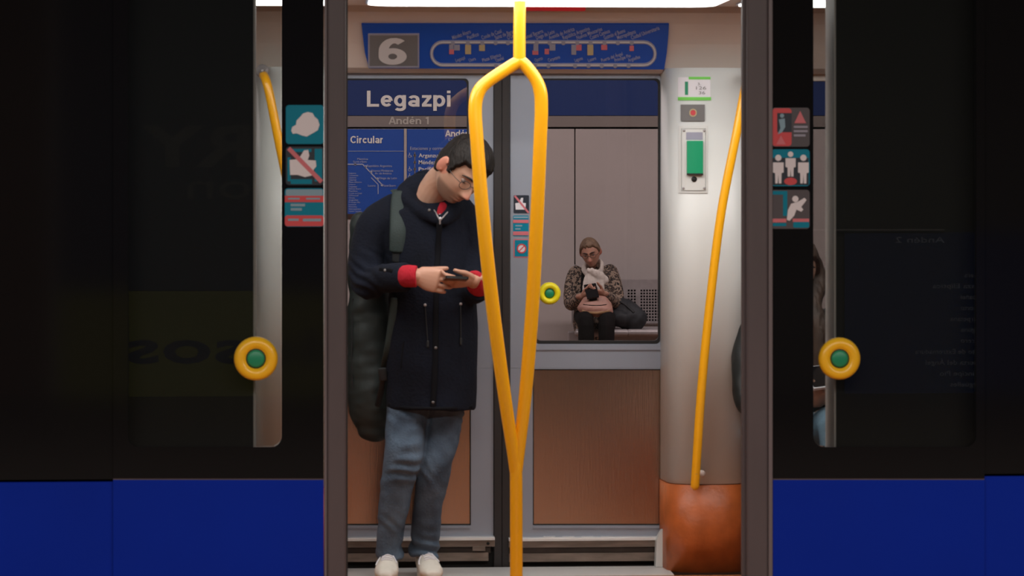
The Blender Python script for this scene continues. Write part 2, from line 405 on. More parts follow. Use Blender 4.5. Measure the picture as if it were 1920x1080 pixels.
GL = {'L': (.66, [[(.085, 0), (.085, 1)], [(.085, .085), (.58, .085)]]), 'e': (.64, _e), 'é': (.64, _e+[[(.26, .82), (.37, 1.0)]]),
    'g': (.68, [_a(.28, .37, .195, .27, 0, 360), [(.49, .72), (.49, -.06)], _a(.28, -.05, .21, .14, 0, -150)]), 'a': (.62, [[(.46, 0), (.46, .48)], _a(.27, .46, .19, .17, 0, 155), _a(.27, .205, .185, .125, 0, 360)]),
    'z': (.58, [[(.04, .635), (.50, .635)], [(.44, .63), (.10, .09)], [(.04, .085), (.51, .085)]]), 'p': (.66, [[(.09, -.26), (.09, .72)], _a(.3, .36, .2, .275, 0, 360)]),
    'i': (.29, [[(.09, 0), (.09, .72)], [(.09, .84), (.09, 1.0)]]), 'A': (.76, [[(.06, 0), (.36, 1.0)], [(.36, 1.0), (.66, 0)], [(.17, .3), (.55, .3)]]), 'n': (.66, [[(.09, 0), (.09, .72)], _a(.295, .43, .205, .205, 180, 0), [(.5, 0), (.5, .44)]]),
    'd': (.68, [[(.51, 0), (.51, 1)], _a(.29, .36, .2, .275, 0, 360)]), '1': (.5, [[(.27, 0), (.27, 1)], [(.05, .76), (.27, .93)]]), 'C': (.80, [_a(.40, .5, .32, .415, 42, 318)]), 'r': (.44, [[(.09, 0), (.09, .72)], _a(.28, .42, .19, .215, 180, 75)]),
    'c': (.60, [_a(.29, .36, .205, .275, 42, 318)]), 'u': (.68, [[(.09, .28), (.09, .72)], _a(.29, .29, .2, .205, 180, 360), [(.49, 0), (.49, .72)]]), 'l': (.28, [[(.09, 0), (.09, 1)]]),
    '6': (.68, [_a(.29, .30, .20, .215, 0, 360), _a(.33, .50, .24, .415, 52, 185), [(.09, .47), (.09, .30)]]), ' ': (.34, [])}
def grot(name, s, x0, x1, yb, cap, mp, off, m, parent, w=.17):   # plain bold grotesque lettering built from strokes
    tot = sum(GL[c][0] for c in s)-.08; sx = (x1-x0)/tot; cur = 0; parts = []
    for ch in s:
        for ln in GL[ch][1]:
            L_, R_ = [], []
            for i, (x, y) in enumerate(ln):
                a = ln[max(i-1, 0)]; b = ln[min(i+1, len(ln)-1)]
                if ln[0] == ln[-1] or math.dist(ln[0], ln[-1]) < 1e-6: a = ln[i-1] if i else ln[-2]; b = ln[(i+1)] if i < len(ln)-1 else ln[1]
                d = Vector((b[0]-a[0], b[1]-a[1])).normalized()*(w/2); L_.append((x-d.y, y+d.x)); R_.append((x+d.y, y-d.x))
            V = [mp(x0+(cur+x)*sx, yb-y*cap, off+.0006*len(parts)%.004) for x, y in L_+R_]; n = len(ln)
            parts.append((V, [(i, i+1, i+1+n, i+n) for i in range(n-1)]))
        cur += GL[ch][0]
    return weld(mesh(name, *merge(parts), m, parent))
FX = lambda px, Y: P(px, 0, Y).x
FZ = lambda py, Y, px=960: P(px, py, Y).z
# ---------------------------------------------------------------- station hall
YW = 23.5
t = thing('floor', (1, 12, -1.2), 'dark track bed and far platform slab of the station', 'floor', kind='structure')
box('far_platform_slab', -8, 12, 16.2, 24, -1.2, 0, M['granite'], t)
box('track_bed', -8, 12, 9.2, 16.2, -1.3, -1.2, M['concrete'], t)
t2 = thing('floor', (1, 3, -1.2), 'near platform slab of brown granite in front of the train', 'floor', kind='structure')
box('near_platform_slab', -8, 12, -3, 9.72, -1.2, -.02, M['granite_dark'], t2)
box('orange_reflector_strip', -8, 12, 7.1, 9.72, -.02, .0, M['reflector_orange'], t2)  # unseen orange strip, added for its reflection in the far kick panels
tag(box('ceiling', -8, 12, -3.2, 24, 4, 4.1, M['concrete']), 'concrete ceiling of the station hall', 'ceiling', kind='structure')
tag(box('wall_left', -8.1, -8, -3.2, 24, -1.3, 4, M['concrete']), 'end wall of the station hall left of the train', 'wall', kind='structure')
tag(box('wall_right', 12, 12.1, -3.2, 24, -1.3, 4, M['concrete']), 'end wall of the station hall right of the train', 'wall', kind='structure')
wl = thing('wall_back', (2, YW, 0), 'far platform wall of pale beige panels under a navy name band', 'wall', kind='structure')
box('wall_core', -8, 12, YW+.06, YW+.3, 0, 4, M['wall_line'], wl)
zt = FZ(241.5, YW); pw = FX(1078, YW)-FX(800, YW); x = FX(1078, YW)-pw*7
while x < 11:
    box('wall_panel', x+.004, x+pw-.004, YW, YW+.06, 0, zt, M['wall'], wl, .004); x += pw
box('wall_panel', -7.9, 11.9, YW, YW+.06, FZ(100, YW), 4, M['wall'], wl)
nb = pl(YW-.02)
band = thing('station_name_band', (1, YW, FZ(240, YW)), 'long navy station name band with white lettering above the far platform', 'sign')
prism('navy_strip', rect(-900, 130, 2900, 216.5), nb, 0, -.02, M['wall_navy'], band)
prism('grey_strip', rect(-900, 217.5, 2900, 238), nb, 0, -.02, M['wall_grey'], band)
grot('lettering', 'Legazpi', 688, 846, 200, 30, nb, .003, M['print_w'], band)
grot('lettering', 'Legazpi', 2088, 2246, 200, 30, nb, .003, M['print_w'], band)
grot('lettering', 'Andén 1', 729, 805, 233, 14, nb, .003, M['print_d'], band)
# route map boards on the far wall, left window
mb = pl(YW-.05)
bd = thing('route_map_board', (FX(655, YW), YW, FZ(400, YW)), 'blue route map board headed Circular on the far wall, left of the man', 'sign')
prism('panel', rect(560, 242, 757, 401), mb, 0, -.05, M['map_blue'], bd)
prism('divider', rect(757.5, 241, 762.5, 401), mb, .006, -.05, M['wall'], bd)
grot('heading', 'Circular', 657, 718, 268.5, 13.5, mb, .003, M['print_w'], bd)
prisms('route_line', [bar2(650, 308, 680, 308, 2), bar2(680, 308, 716, 346, 2), bar2(696, 333, 709, 346, 1.4), bar2(709, 346, 709, 364, 1.4), rect(648, 283, 757, 283.8)]+[circ(x, y, 2.4, 8) for x, y in ((666, 308), (686, 312), (696, 322), (708, 335), (716, 347))], mb, .004, 0, M['print_m'], bd)
words('station_names', [('Moncloa', 670, 690, 300, 4, 0, 0), ('Guzmán el Bueno', 662, 688, 305, 4, 0, 0), ('República Argentina', 688, 735, 313, 4.2, 0, 0), ('Nuevos Ministerios', 697, 737, 322, 4.2, 0, 0), ('Av. de América', 703, 734, 327, 4, 0, 0), ('Diego de León', 711, 744, 336, 4.2, 0, 0), ('Manuel Becerra', 718, 742, 350, 4.2, 0, 0), ('Lucero', 690, 704, 350, 4, 0, 0)], mb, .004, M['print_m'], bd)
L = []
names = ['Laguna', 'Carpetana', 'Oporto', 'Opañel', 'Plaza Elíptica', 'Usera', 'Legazpi', 'Méndez Álvaro', 'Pacífico', 'Conde de Casal', "O'Donnell", 'Goya', 'Argüelles', 'Príncipe Pío', 'Lucero', 'Moncloa', 'Metropolitano', 'Cuatro Caminos']
for i, s in enumerate(names): L.append((s, 654, 660+len(s)*1.3, 326+i*4.2, 2.8, 0, 0))
words('station_list', L, mb, .004, M['print_m'], bd)
bd2 = thing('station_list_board', (FX(820, YW), YW, FZ(400, YW)), 'blue station list board headed Andén, behind the man\'s head', 'sign')
prism('panel', rect(763, 242, 935, 401), mb, 0, -.05, M['map_blue'], bd2)
grot('heading', 'Andén 1', 835, 892, 256, 12, mb, .003, M['print_w'], bd2)
text('subheading', 'Dirección', 841, 885, 264, 5, mb, .003, M['print_m'], bd2)
text('column_heading', 'Estaciones y correspondencias', 769, 868, 281, 6, mb, .003, M['print_m'], bd2, .006)
words('station_names', [(s, 785, 785+wd, 295+i*12.8, 7.4, .008, 0) for i, (s, wd) in enumerate((('Arganzuela-Planetario', 96), ('Méndez Álvaro', 62), ('Pacífico', 36), ('Conde de Casal', 66), ('Sainz de Baranda', 74), ("O'Donnell", 44), ('Manuel Becerra', 66), ('Diego de León', 60)))], mb, .003, M['print_w'], bd2)
prisms('route_line', [rect(777, 285, 778.6, 395)]+[circ(777.8, 291.5+i*12.8, 2.6, 8) for i in range(8)], mb, .004, 0, M['wall_grey'], bd2)
wc = []
for i in (0, 2, 3):
    y = 291.5+i*12.8
    wc += [circ(768, y-4, 1, 8), bar2(768, y-3, 768, y, 1.2), bar2(768, y, 771, y, 1.1), bar2(771, y, 772, y+3, 1.1)]+[bar2(768+2.6*math.cos(a), y+1.2+2.6*math.sin(a), 768+2.6*math.cos(a+.6), y+1.2+2.6*math.sin(a+.6), .9) for a in (.4, .9, 1.5, 2.1, 2.7, 3.3, 3.9)]
prisms('wheelchair_mark', wc, mb, .004, 0, M['print_m'], bd2)
# wall behind the camera, seen only as faint reflections
YR = -2.6; mr = mirror(YR)
tag(box('wall_front', -8, 12, YR-.35, YR-.05, -.02, 4, M['wall_dim']), 'dark platform wall facing the train, behind the camera', 'wall', kind='structure')
p1 = thing('advertising_poster', (-1, YR, .6), 'large dark and olive advertising poster on the wall facing the train', 'poster')
prism('dark_sheet', rect(108, -40, 640, 545), mr, 0, -.04, M['poster_navy'], p1)
prism('olive_sheet', rect(108, 546, 640, 897), mr, 0, -.04, M['poster_lime'], p1)
text('lettering', 'fabulosos', 238, 900, 680, 62, mr, .003, M['poster_ink'], p1, .02, flip=True)
text('lettering', 'RY', 262, 470, 310, 74, mr, .003, M['poster_grey'], p1, .03, flip=True)
text('lettering', 'on', 352, 470, 372, 50, mr, .003, M['poster_grey'], p1, .0, flip=True)
text('lettering', '6', 338, 412, 850, 82, mr, .003, M['poster_ink'], p1, .03, flip=True)
text('lettering', 'de la', 440, 600, 836, 36, mr, .003, M['poster_ink'], p1, .02, flip=True)
text('lettering', 'dichones', 345, 640, 892, 32, mr, .003, M['poster_ink'], p1, .02, flip=True)
p2 = thing('advertising_poster', (-3, YR, .6), 'brown advertising poster at the left end of the wall facing the train', 'poster')
prism('brown_sheet', rect(-140, -40, 96, 900), mr, 0, -.04, M['poster_brown'], p2)
ring('poster_frame', (-150, -50, 104, 910, 2), (-140, -40, 96, 900, 1), mr, .01, -.04, M['steel'], p2)
p3 = thing('platform_map_board', (4, YR, .6), 'navy station list board on the wall facing the train, right side', 'sign')
prism('panel', rect(1585, 436, 1990, 832), mr, 0, -.04, M['wall_navy'], p3)
prism('header_edge', rect(1450, 429.5, 1770, 432), mr, .05, 0, M['steel'], p3)
text('heading', 'Andén 2', 1680, 1772, 455, 11, mr, .003, M['print_m'], p3, .01, flip=True)
L = []
for i, s in enumerate(('Usera', 'Plaza Elíptica', 'Opañel', 'Oporto', 'Carpetana', 'Laguna', 'Lucero', 'Alto de Extremadura', 'Puerta del Ángel', 'Príncipe Pío', 'Argüelles', 'Moncloa', 'Ciudad Universitaria', 'Vicente Aleixandre', 'Guzmán el Bueno')):
    L.append((s, 1842-len(s)*6.6, 1842, 520+i*20.5, 9, .006, 0))
words('station_names', L, mr, .003, M['print_m'], p3, flip=True)
# ---------------------------------------------------------------- train shell
YF = 12.3      # far doors, inner face
YB0, YB1 = 10.02, 10.2   # near body wall
tr = thing('train_floor', (XC, 11.2, 0), 'train floor with a ribbed aluminium sill along the far doors', 'floor', kind='structure')
box('floor_covering', XC-4.5, XC+4.6, YB0, 11.98, -.08, 0, M['floor'], tr)
for i in range(12):
    y0 = 11.98+i*.024; box('sill_rib', FX(640, 12.2), FX(1252, 12.2), y0, y0+.018, -.06, .002, M['sill'], tr)
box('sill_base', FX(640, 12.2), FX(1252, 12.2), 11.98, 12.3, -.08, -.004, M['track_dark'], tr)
box('skirt', XC-4.5, XC+4.6, 9.95, YB0, -.9, -.06, M['dark'], tr)
# near outer wall of the car: pieces around the doorway and the side windows
bw = thing('wall_side', (XC, YB0, 0), 'near side of the train body, black window band over a blue skirt', 'wall', kind='structure')
zb = FZ(897, 9.93); ztop = 2.75
def shell(x0, x1, z0, z1, m, nm): box(nm, x0, x1, YB0, YB1, z0, z1, m, bw)
xl = [FX(p, YB0) for p in (475, 536, 604, 1451, 1522, 1568)]
xL, xR = XC-4.5, XC+4.6
zw = FZ(850, YB0)
shell(xL, xl[0], zb, ztop, M['dark'], 'window_band'); shell(xl[5], xR, zb, ztop, M['dark'], 'window_band')
shell(xl[1], xl[2], zb, ztop, M['dark'], 'pillar'); shell(xl[3], xl[4], zb, ztop, M['dark'], 'pillar')
shell(xl[0], xl[1], zb, zw, M['dark'], 'window_ledge'); shell(xl[4], xl[5], zb, zw, M['dark'], 'window_ledge')
shell(xl[2], xl[3], 2.45, ztop, M['dark'], 'door_header')
for a, b in ((xl[0], xl[1]), (xl[4], xl[5])): shell(a, b, 2.45, ztop, M['dark'], 'window_header')
shell(xL, xl[2], -.1, zb, M['blue'], 'blue_skirt'); shell(xl[3], xR, -.1, zb, M['blue'], 'blue_skirt')
box('jamb_trim', xl[5]-.006, xl[5], YB0+.005, YB1, zw, 2.45, M['jamb'], bw)
box('jamb_trim', xl[0]-.0, xl[0]+.006, YB0+.005, YB1, zw, 2.45, M['jamb'], bw)
for a, b in ((xL, xl[0]), (xl[0], xl[2]), (xl[3], xl[5]), (xl[5], xR)):
    box('inner_base', a, b, YB1, YB1+.05, 0, .34, M['orange'], bw); box('inner_lining', a, b, YB1, YB1+.04, .343, zw, M['beige'], bw)
# outer skin beyond the leaves
xe0, xe1 = FX(212, 9.93), FX(1846, 9.93)
for a, b in ((xL, xe0-.001), (xe1+.001, xR)):
    box('outer_glass', a, b, 9.94, YB0, zb+.004, ztop, M['frit'], bw); box('outer_blue', a, b, 9.94, YB0, -.1, zb-.004, M['blue'], bw)
# near door columns just inside the doorway (seen reflected in the far doors)
# car ceiling
ct = thing('ceiling', (XC, 10.9, 2.3), 'beige train ceiling over the vestibule', 'ceiling', kind='structure')
box('ceiling_panel', xL, xR, YB1, 11.72, 2.212, 2.3, M['beige'], ct)
box('roof', xL, xR, YB0, 12.6, 2.75, 2.8, M['dark'], ct)
box('cove', xL, xR, 11.72, 12.0, 2.28, 2.32, M['dark'], ct)
# header cove panel above the far doors: profile extruded along the train
prof = [(11.94, 2.245), (11.955, 2.20), (12.02, 2.161), (12.11, 2.085), (12.20, 1.9925), (12.25, 1.975), (12.45, 1.972), (12.45, 2.3), (11.94, 2.3)]
V = [Vector((x, y, z)) for x in (xL, xR) for y, z in prof]; n = len(prof)
hd = mesh('header_panel', V, [tuple(range(n)), tuple(range(2*n-1, n-1, -1))]+[(i, i+n, (i+1) % n+n, (i+1) % n) for i in range(n)], M['beige'])
tag(hd, 'sloping beige header panel above the far doors of the train', 'wall panel', kind='structure')
# far wall of the car beyond the columns
fw = thing('wall_far', (XC, YF, 0), 'far side wall of the train beside the far doors', 'wall', kind='structure')
for a, b, sgn in ((xL, FX(500, YF), -1), (FX(1395, YF), xR, 1)):
    box('lower_panel', a, b, YF, YF+.12, 0, .95, M['white'], fw)
    box('upper_panel', a, b, YF, YF+.12, FZ(150, YF), 2.2, M['beige'], fw)
    for k in range(3):
        xx = a+(b-a)*k/2; box('window_post', xx-.03, xx+.03, YF, YF+.12, .95, FZ(150, YF), M['gasket'], fw)
    box('window_pane', a+.03, b-.03, YF+.06, YF+.066, .95, FZ(150, YF), M['g_far'], fw)
for a, b in ((FX(470, YF), FX(640, YF)), (FX(1252, YF), FX(1420, YF))):
    box('door_post_panel', a, b, YF, YF+.12, 0, 2.2, M['white'], fw)
# ---------------------------------------------------------------- ceiling lamps
def lamp(x0, x1, label):
    o = thing('ceiling_light', ((x0+x1)/2, 11.1, 2.21), label, 'lamp', 'ceiling lights of the train car')
    n = 6; pts = []; r = .1; y0, y1 = 10.65, 11.6
    for cx, cy, a0 in ((x1-r, y0+r, -90), (x1-r, y1-r, 0), (x0+r, y1-r, 90), (x0+r, y0+r, 180)):
        for i in range(n+1):
            a = math.radians(a0+90*i/n); pts.append((cx+r*math.cos(a), cy+r*math.sin(a)))
    k = len(pts); V = [Vector((x, y, 2.202)) for x, y in pts]+[Vector((x, y, 2.215)) for x, y in pts]
    mesh('diffuser', V, [tuple(range(k)), tuple(range(2*k-1, k-1, -1))]+[(i, (i+1) % k, (i+1) % k+k, i+k) for i in range(k)], M['lamp'], o)
    V = [Vector((XX+(x-XX)*s, YY+(y-YY)*s2, z)) for XX, YY in [((x0+x1)/2, (y0+y1)/2)] for s, s2, z in ((1.0, 1.0, 2.2065), (1.014, 1.02, 2.2065), (1.014, 1.02, 2.213), (1.0, 1.0, 2.213)) for x, y in pts]
    mesh('lamp_rim', V, [(r_*k+i, r_*k+(i+1) % k, ((r_+1) % 4)*k+(i+1) % k, ((r_+1) % 4)*k+i) for r_ in range(4) for i in range(k)], M['alu'], o)
lamp(FX(690, 11.5), FX(1342, 11.5), 'long rounded white ceiling light centred over the open doorway')
lamp(FX(0, 11.5), FX(642, 11.5), 'white ceiling light whose end shows through the left leaf window')
lamp(FX(1385, 11.5), FX(2030, 11.5), 'white ceiling light whose end shows through the right leaf window')
tag(box('door_warning_lamp', FX(985, 11.74), FX(1098, 11.74), 11.73, 11.77, 2.195, 2.212, M['red_lamp'], None, .003), 'thin red warning lamp strip above the route sign behind the pole', 'lamp')
# ---------------------------------------------------------------- near door leaves
def button(parent, cx, cy, Y, R, m, name='open_button'):
    c = P(cx, cy, Y); s = R*Y/F
    b = lathe(name, c, [(s*.97, -.002), (s, .008), (s*.98, .016), (s*.86, .026), (s*.66, .028), (s*.5, .022), (s*.44, .014)], m, parent)
    lathe('green_push', c, [(s*.40, .012), (s*.40, .018), (s*.3, .021), (s*.05, .022)], M['green'], b, 24)
    lathe('dark_rim', c, [(s*.47, .0), (s*.47, .0165), (s*.39, .0165)], M['gasket'], b, 24)
    return b
def leaf(name, label, side):
    Y = 9.93; o = thing(name, (FX(430 if side < 0 else 1640, Y), Y, 0), label, 'door', kind='structure')
    mp = pl(Y)
    if side < 0:
        out = (212, -120, 607, 897); hole = (240, -100, 528, 838); rub = (613, 649); ed = (608, 613); bl = (212, 607)
    else:
        out = (1449, -120, 1846, 897); hole = (1525, -100, 1830, 838); rub = (1400, 1441); ed = (1441, 1449); bl = (1449, 1846)
    ring('enamel_border', (*out, 1), (*hole, 20), mp, 0, -.045, M['frit'], o)
    prism('window_glass', rr(hole[0]+1, hole[1]+1, hole[2]-1, hole[3]-1, 19), mp, -.008, -.014, M['g_train'], o)
    prism('blue_panel', rect(bl[0], 900, bl[1], 1400), mp, 0, -.045, M['blue'], o)
    prism('joint_strip', rect(bl[0], 896.5, bl[1], 900.5), mp, -.003, -.04, M['rubber'], o)
    bxp('rubber_edge', rub[0], -130, rub[1], 1400, Y-.004, Y+.062, M['rubber'], o, .008)
    bxp('edge_strip', ed[0], -130, ed[1], 1400, Y-.008, Y+.05, M['edge'], o, .003)
    if side > 0: bxp('inner_lip', 1392, -130, 1401, 1400, Y+.02, Y+.055, M['rubber'], o, .003)
    else: bxp('inner_lip', 648, -130, 652, 1400, Y+.02, Y+.055, M['rubber_dark'], o, .001)
    return o, mp
dl, mp = leaf('door_1', 'open left train door leaf, black glass over blue with three teal and red stickers', -1)
button(dl, 480, 672, 9.93, 41, M['yellow_deep'])
def sticker(parent, box4, m, mp, label, r=6):
    s = prism('sticker', rr(*box4, r), mp, .0015, 0, m, parent); s['label'] = label; return s
s = sticker(dl, (536, 197, 607, 270), M['teal'], mp, 'teal sticker with a white open hand')
prism('hand_symbol', [(546, 245), (548, 238), (555, 234), (556, 226), (562, 220), (568, 213), (577, 210), (586, 212), (590, 219), (596, 224), (599, 234), (596, 244), (586, 250), (575, 256), (566, 254), (556, 250), (549, 251)], mp, .003, .001, M['hand_white'], s)
s = sticker(dl, (536, 275, 607, 347), M['navy_sticker'], mp, 'dark sticker with a white thumb hand under a red slash')
prisms('teal_field', [rect(539, 295, 545, 340), rect(545, 336, 585, 345), rect(590, 279, 604, 340), rect(548, 279, 584, 285)], mp, .0025, .001, M['teal'], s)
prism('hand_symbol', [(543, 300), (560, 298), (570, 282), (578, 281), (580, 292), (577, 300), (592, 301), (593, 312), (588, 318), (589, 328), (572, 332), (558, 328), (544, 328)], mp, .0035, .001, M['hand_white'], s)
prism('slash', bar2(541, 278, 603, 341, 8), mp, .0045, .001, M['pink'], s)
s = sticker(dl, (534, 353, 607, 425), M['teal'], mp, 'teal sticker between two red warning bands')
prism('pale_band', rr(536, 355, 605, 367, 3), mp, .003, .001, M['sky'], s)
prisms('red_band', [rect(534, 367, 607, 379), rr(534, 404, 607, 424, 5)], mp, .003, .001, M['red'], s)
prisms('print_lines', [rect(545, 382, 572, 387), rect(545, 390, 566, 395), rect(540, 371, 562, 374), rect(574, 371, 600, 374), rect(540, 410, 560, 414), rect(568, 410, 602, 415)], mp, .004, .001, M['sky'], s)
dr, mp = leaf('door_2', 'open right train door leaf, black glass over blue with three warning stickers', 1)
button(dr, 1573, 672, 9.93, 40, M['yellow_deep'])
def figure(cx, y0, y1, wd):      # standing pictogram
    h = y1-y0; r = h*.11
    return [circ(cx, y0+r, r, 12), [(cx-wd/2, y0+h*.27), (cx+wd/2, y0+h*.27), (cx+wd/2, y0+h*.62), (cx+wd*.3, y0+h*.64), (cx+wd*.28, y1), (cx+wd*.05, y1), (cx, y0+h*.68), (cx-wd*.05, y1), (cx-wd*.28, y1), (cx-wd*.3, y0+h*.64), (cx-wd/2, y0+h*.62)]]
s = sticker(dr, (1447, 202, 1518, 275), M['sticker_grey'], mp, 'red and grey sticker with a figure and a warning triangle')
prism('red_field', rr(1448, 203, 1484, 274, 6), mp, .0025, .001, M['red'], s)
prism('dark_field', rect(1457, 212, 1484, 248), mp, .003, .001, M['navy_sticker'], s)
prisms('white_figure', [circ(1466, 217, 4, 10), [(1460, 224), (1471, 222), (1472, 238), (1466, 248), (1458, 252), (1463, 240)]], mp, .004, .001, M['sky'], s)
prisms('triangle', [[(1500, 208), (1511, 231), (1489, 231)], [(1464, 254), (1473, 271), (1455, 271)]], mp, .004, .001, M['pink'], s)
prisms('print_lines', [rect(1488, 236, 1514, 240), rect(1488, 244, 1514, 248), rect(1488, 252, 1510, 256)], mp, .004, .001, M['line_grey'], s)
s = sticker(dr, (1446, 280, 1518, 349), M['teal'], mp, 'teal sticker with three white standing figures')
prism('dark_field', rect(1448, 296, 1516, 347), mp, .0025, .001, M['navy_sticker'], s)
for cx, a, b, wd in ((1459, 290, 344, 20), (1482, 284, 331, 19), (1506, 290, 344, 20)): prisms('white_figure', figure(cx, a, b, wd), mp, .004, .001, M['hand_white'], s)
prism('red_spot', circ(1482, 340, 12, 20, 7), mp, .003, .001, M['red'], s)
s = sticker(dr, (1446, 356, 1518, 429), M['sticker_grey'], mp, 'dark sticker with a white figure leaning out of a teal door')
prisms('teal_frame', [rect(1447, 358, 1476, 365), rect(1468, 365, 1476, 405), rr(1487, 416, 1517, 427, 3), rect(1448, 418, 1474, 424)], mp, .0025, .001, M['teal'], s)
prisms('red_base', [rect(1447, 410, 1474, 417), rect(1486, 410, 1517, 416)], mp, .003, .001, M['pink'], s)
prisms('white_figure', [circ(1491, 373, 6, 12), [(1483, 382), (1496, 378), (1508, 371), (1512, 375), (1502, 388), (1506, 393), (1502, 397), (1493, 393), (1489, 404), (1480, 414), (1475, 412), (1477, 394)]], mp, .004, .001, M['hand_white'], s)
# ---------------------------------------------------------------- far doors
def far_leaf(name, label, side):
    o = thing(name, (FX(780 if side < 0 else 1100, YF), YF, 0), label, 'door', kind='structure')
    X = (lambda a: a) if side > 0 else (lambda a: 1882-a)
    def b4(x0, y0, x1, y1): a, b = sorted((X(x0), X(x1))); return a, y0, b, y1
    mp = pl(YF)
    T, WB, K0, K1, BT = 147, 645, 692, 985, 1007
    ring('window_frame', (*b4(957, 132, 1250, 690), .01), (*b4(1003, T, 1238, WB), 8), mp, 0, -.05, M['alu'], o)
    ring('kick_frame', (*b4(957, 690.3, 1250, BT), .01), (*b4(999, K0, 1241, K1), 1), mp, 0, -.05, M['alu'], o)
    prism('kick_panel', rect(*b4(1001, K0+2, 1239, K1-2)), mp, -.012, -.03, M['kick'], o)
    ring('kick_gasket', (*b4(999, K0, 1241, K1), .01), (*b4(1001, K0+2, 1239, K1-2), 1), mp, -.003, -.03, M['gasket'], o)
    ring('window_gasket', (*b4(1003, T, 1238, WB), 8), (*b4(1006, T+3, 1235, WB-6), 9), mp, -.004, -.03, M['gasket'], o)
    prism('window_glass', rr(*b4(1004, T+1, 1237, WB-1), 8), mp, -.014, -.02, M['g_far'], o)
    prism('bevel_strip', rect(*b4(1003, 646, 1240, 656)), mp, .006, -.001, M['alu'], o)
    prism('bottom_bead', rect(*b4(1000, 986, 1240, 990)), mp, .006, -.001, M['alu'], o)
    return o, mp
fl, mpf = far_leaf('door_3', 'closed far left door leaf behind the man, grey frame and bronze kick panel', -1)
fr, mpf = far_leaf('door_4', 'closed far right door leaf with window onto the platform and bronze kick panel', 1)
bxp('centre_seal', 926, 132, 941, 1066, YF-.012, YF+.05, M['rubber_dark'], fl, .003)
bxp('centre_seal', 941.3, 132, 956, 1066, YF-.012, YF+.05, M['rubber_dark'], fr, .003)
button(fr, 1030, 550, YF, 21, M['yellow_bright'])
s = sticker(fr, (963, 366, 992, 400), M['navy_sticker'], mpf, 'small dark sticker with a hand and red slash', 2)
prism('hand_symbol', [(966, 381), (973, 380), (977, 371), (981, 371), (980, 380), (986, 381), (985, 393), (967, 393)], mpf, .003, .001, M['hand_white'], s)
prism('slash', bar2(965, 367, 991, 399, 3.5), mpf, .004, .001, M['pink'], s)
s = sticker(fr, (962, 404, 991, 443), M['teal'], mpf, 'small blue sticker between pale red bands', 2)
prisms('red_band', [rect(962, 412, 991, 418), rect(962, 434, 991, 441)], mpf, .003, .001, M['pink'], s)
prisms('print_lines', [rect(966, 422, 979, 424.5), rect(966, 428, 976, 430.5), rect(963, 406, 990, 409)], mpf, .003, .001, M['sky'], s)
s = sticker(fr, (963, 448, 991, 483), M['pink'], mpf, 'small red edged sticker with a prohibition circle', 2)
prism('dark_field', rect(965, 450, 990, 481), mpf, .0025, .001, M['teal'], s)
prism('white_disc', circ(978, 466, 8.5, 18), mpf, .0035, .001, M['hand_white'], s)
ring('red_circle', (969, 457, 987, 475, 8.9), (971.5, 459.5, 984.5, 472.5, 6.4), mpf, .0045, .001, M['red'], s)
prism('slash', bar2(973, 471, 983, 461, 2), mpf, .0045, .001, M['red'], s)
# portal around the far doors
po = thing('trim_1', (XC, YF, 0), 'dark gasketed portal and bottom guide tracks of the far doors', 'door frame', kind='structure')
bxp('portal_gasket', 1250, 130, 1254, 1010, YF-.02, YF+.06, M['gasket'], po); bxp('portal_strip', 1254, 130, 1262, 1010, YF-.03, YF+.06, M['alu'], po)
bxp('portal_gasket', 628, 130, 632, 1010, YF-.02, YF+.06, M['gasket'], po); bxp('portal_strip', 618, 130, 628, 1010, YF-.03, YF+.06, M['alu'], po)
bxp('void', 632, 1008, 1250, 1075, YF+.03, YF+.05, M['gasket'], po)
for a, b in ((632, 928), (954, 1250)):
    bxp('upper_track', a, 1009.5, b, 1013, YF-.045, YF+.02, M['sill'], po, .002)
    bxp('upper_track_face', a, 1013, b, 1025, YF-.03, YF+.02, M['track'], po, .002)
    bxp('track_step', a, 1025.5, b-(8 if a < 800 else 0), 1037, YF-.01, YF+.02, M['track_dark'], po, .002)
    bxp('lower_track', a, 1038, b-12, 1052, YF-.015, YF+.02, M['track'], po, .002)
for a, b in ((886, 910), (957, 976)): bxp('track_bracket', a, 1024, b, 1033, YF-.035, YF, M['track'], po, .001)
for a in (915, 968): lathe('track_bolt', P(a, 1019, YF-.031), [(.006, -.001), (.006, .004), (.002, .006)], M['gasket'], po, 10)
for k in range(6): a = 1020+k*36; bxp('clip', a, 1007.5, a+22, 1009.5, YF-.04, YF, M['sill'], po)
# ---------------------------------------------------------------- vestibule columns
def col_prof(cx, grow=0):
    a, b, Yb = .172+grow, .215+grow, 12.27; pts = []
    for i in range(33):
        u = -1+2*i/32; pts.append((cx+a*u, Yb-b*(1-abs(u)**3.2)**(1/3.2)))
    return pts
CR = FX(1331, 12.08); CL = 2*XC-CR-.0
def colmap(cx):
    def f(px, py, off=0):
        Y = 12.06
        for _ in range(6):
            p = P(px, py, Y); u = max(-.985, min(.985, (p.x-cx)/.172)); Y = 12.27-.215*(1-abs(u)**3.2)**(1/3.2)
        p = P(px, py, Y); return p+Vector((0, -off, 0))
    f.cut = 4
    return f
def column(cx, label):
    o = thing('vestibule_column', (cx, 12.15, 0), label, 'column')
    for nm, z0, z1, m, g in (('white_casing', FZ(910, 12.06), 1.99, M['white'], 0), ('orange_base', .0, FZ(910, 12.06)-.003, M['orange'], .004)):
        pr = col_prof(cx, g)+[(cx+.172+g, 12.3), (cx-.172-g, 12.3)]
        n = len(pr); V = [Vector((x, y, z)) for z in (z0, z1) for x, y in pr]
        ob = mesh(nm, V, [tuple(range(n)), tuple(range(2*n-1, n-1, -1))]+[(i, (i+1) % n, (i+1) % n+n, i+n) for i in range(n)], m, o, True)
        for p in ob.data.polygons:
            if len(p.vertices) > 4: p.use_smooth = False
    return o
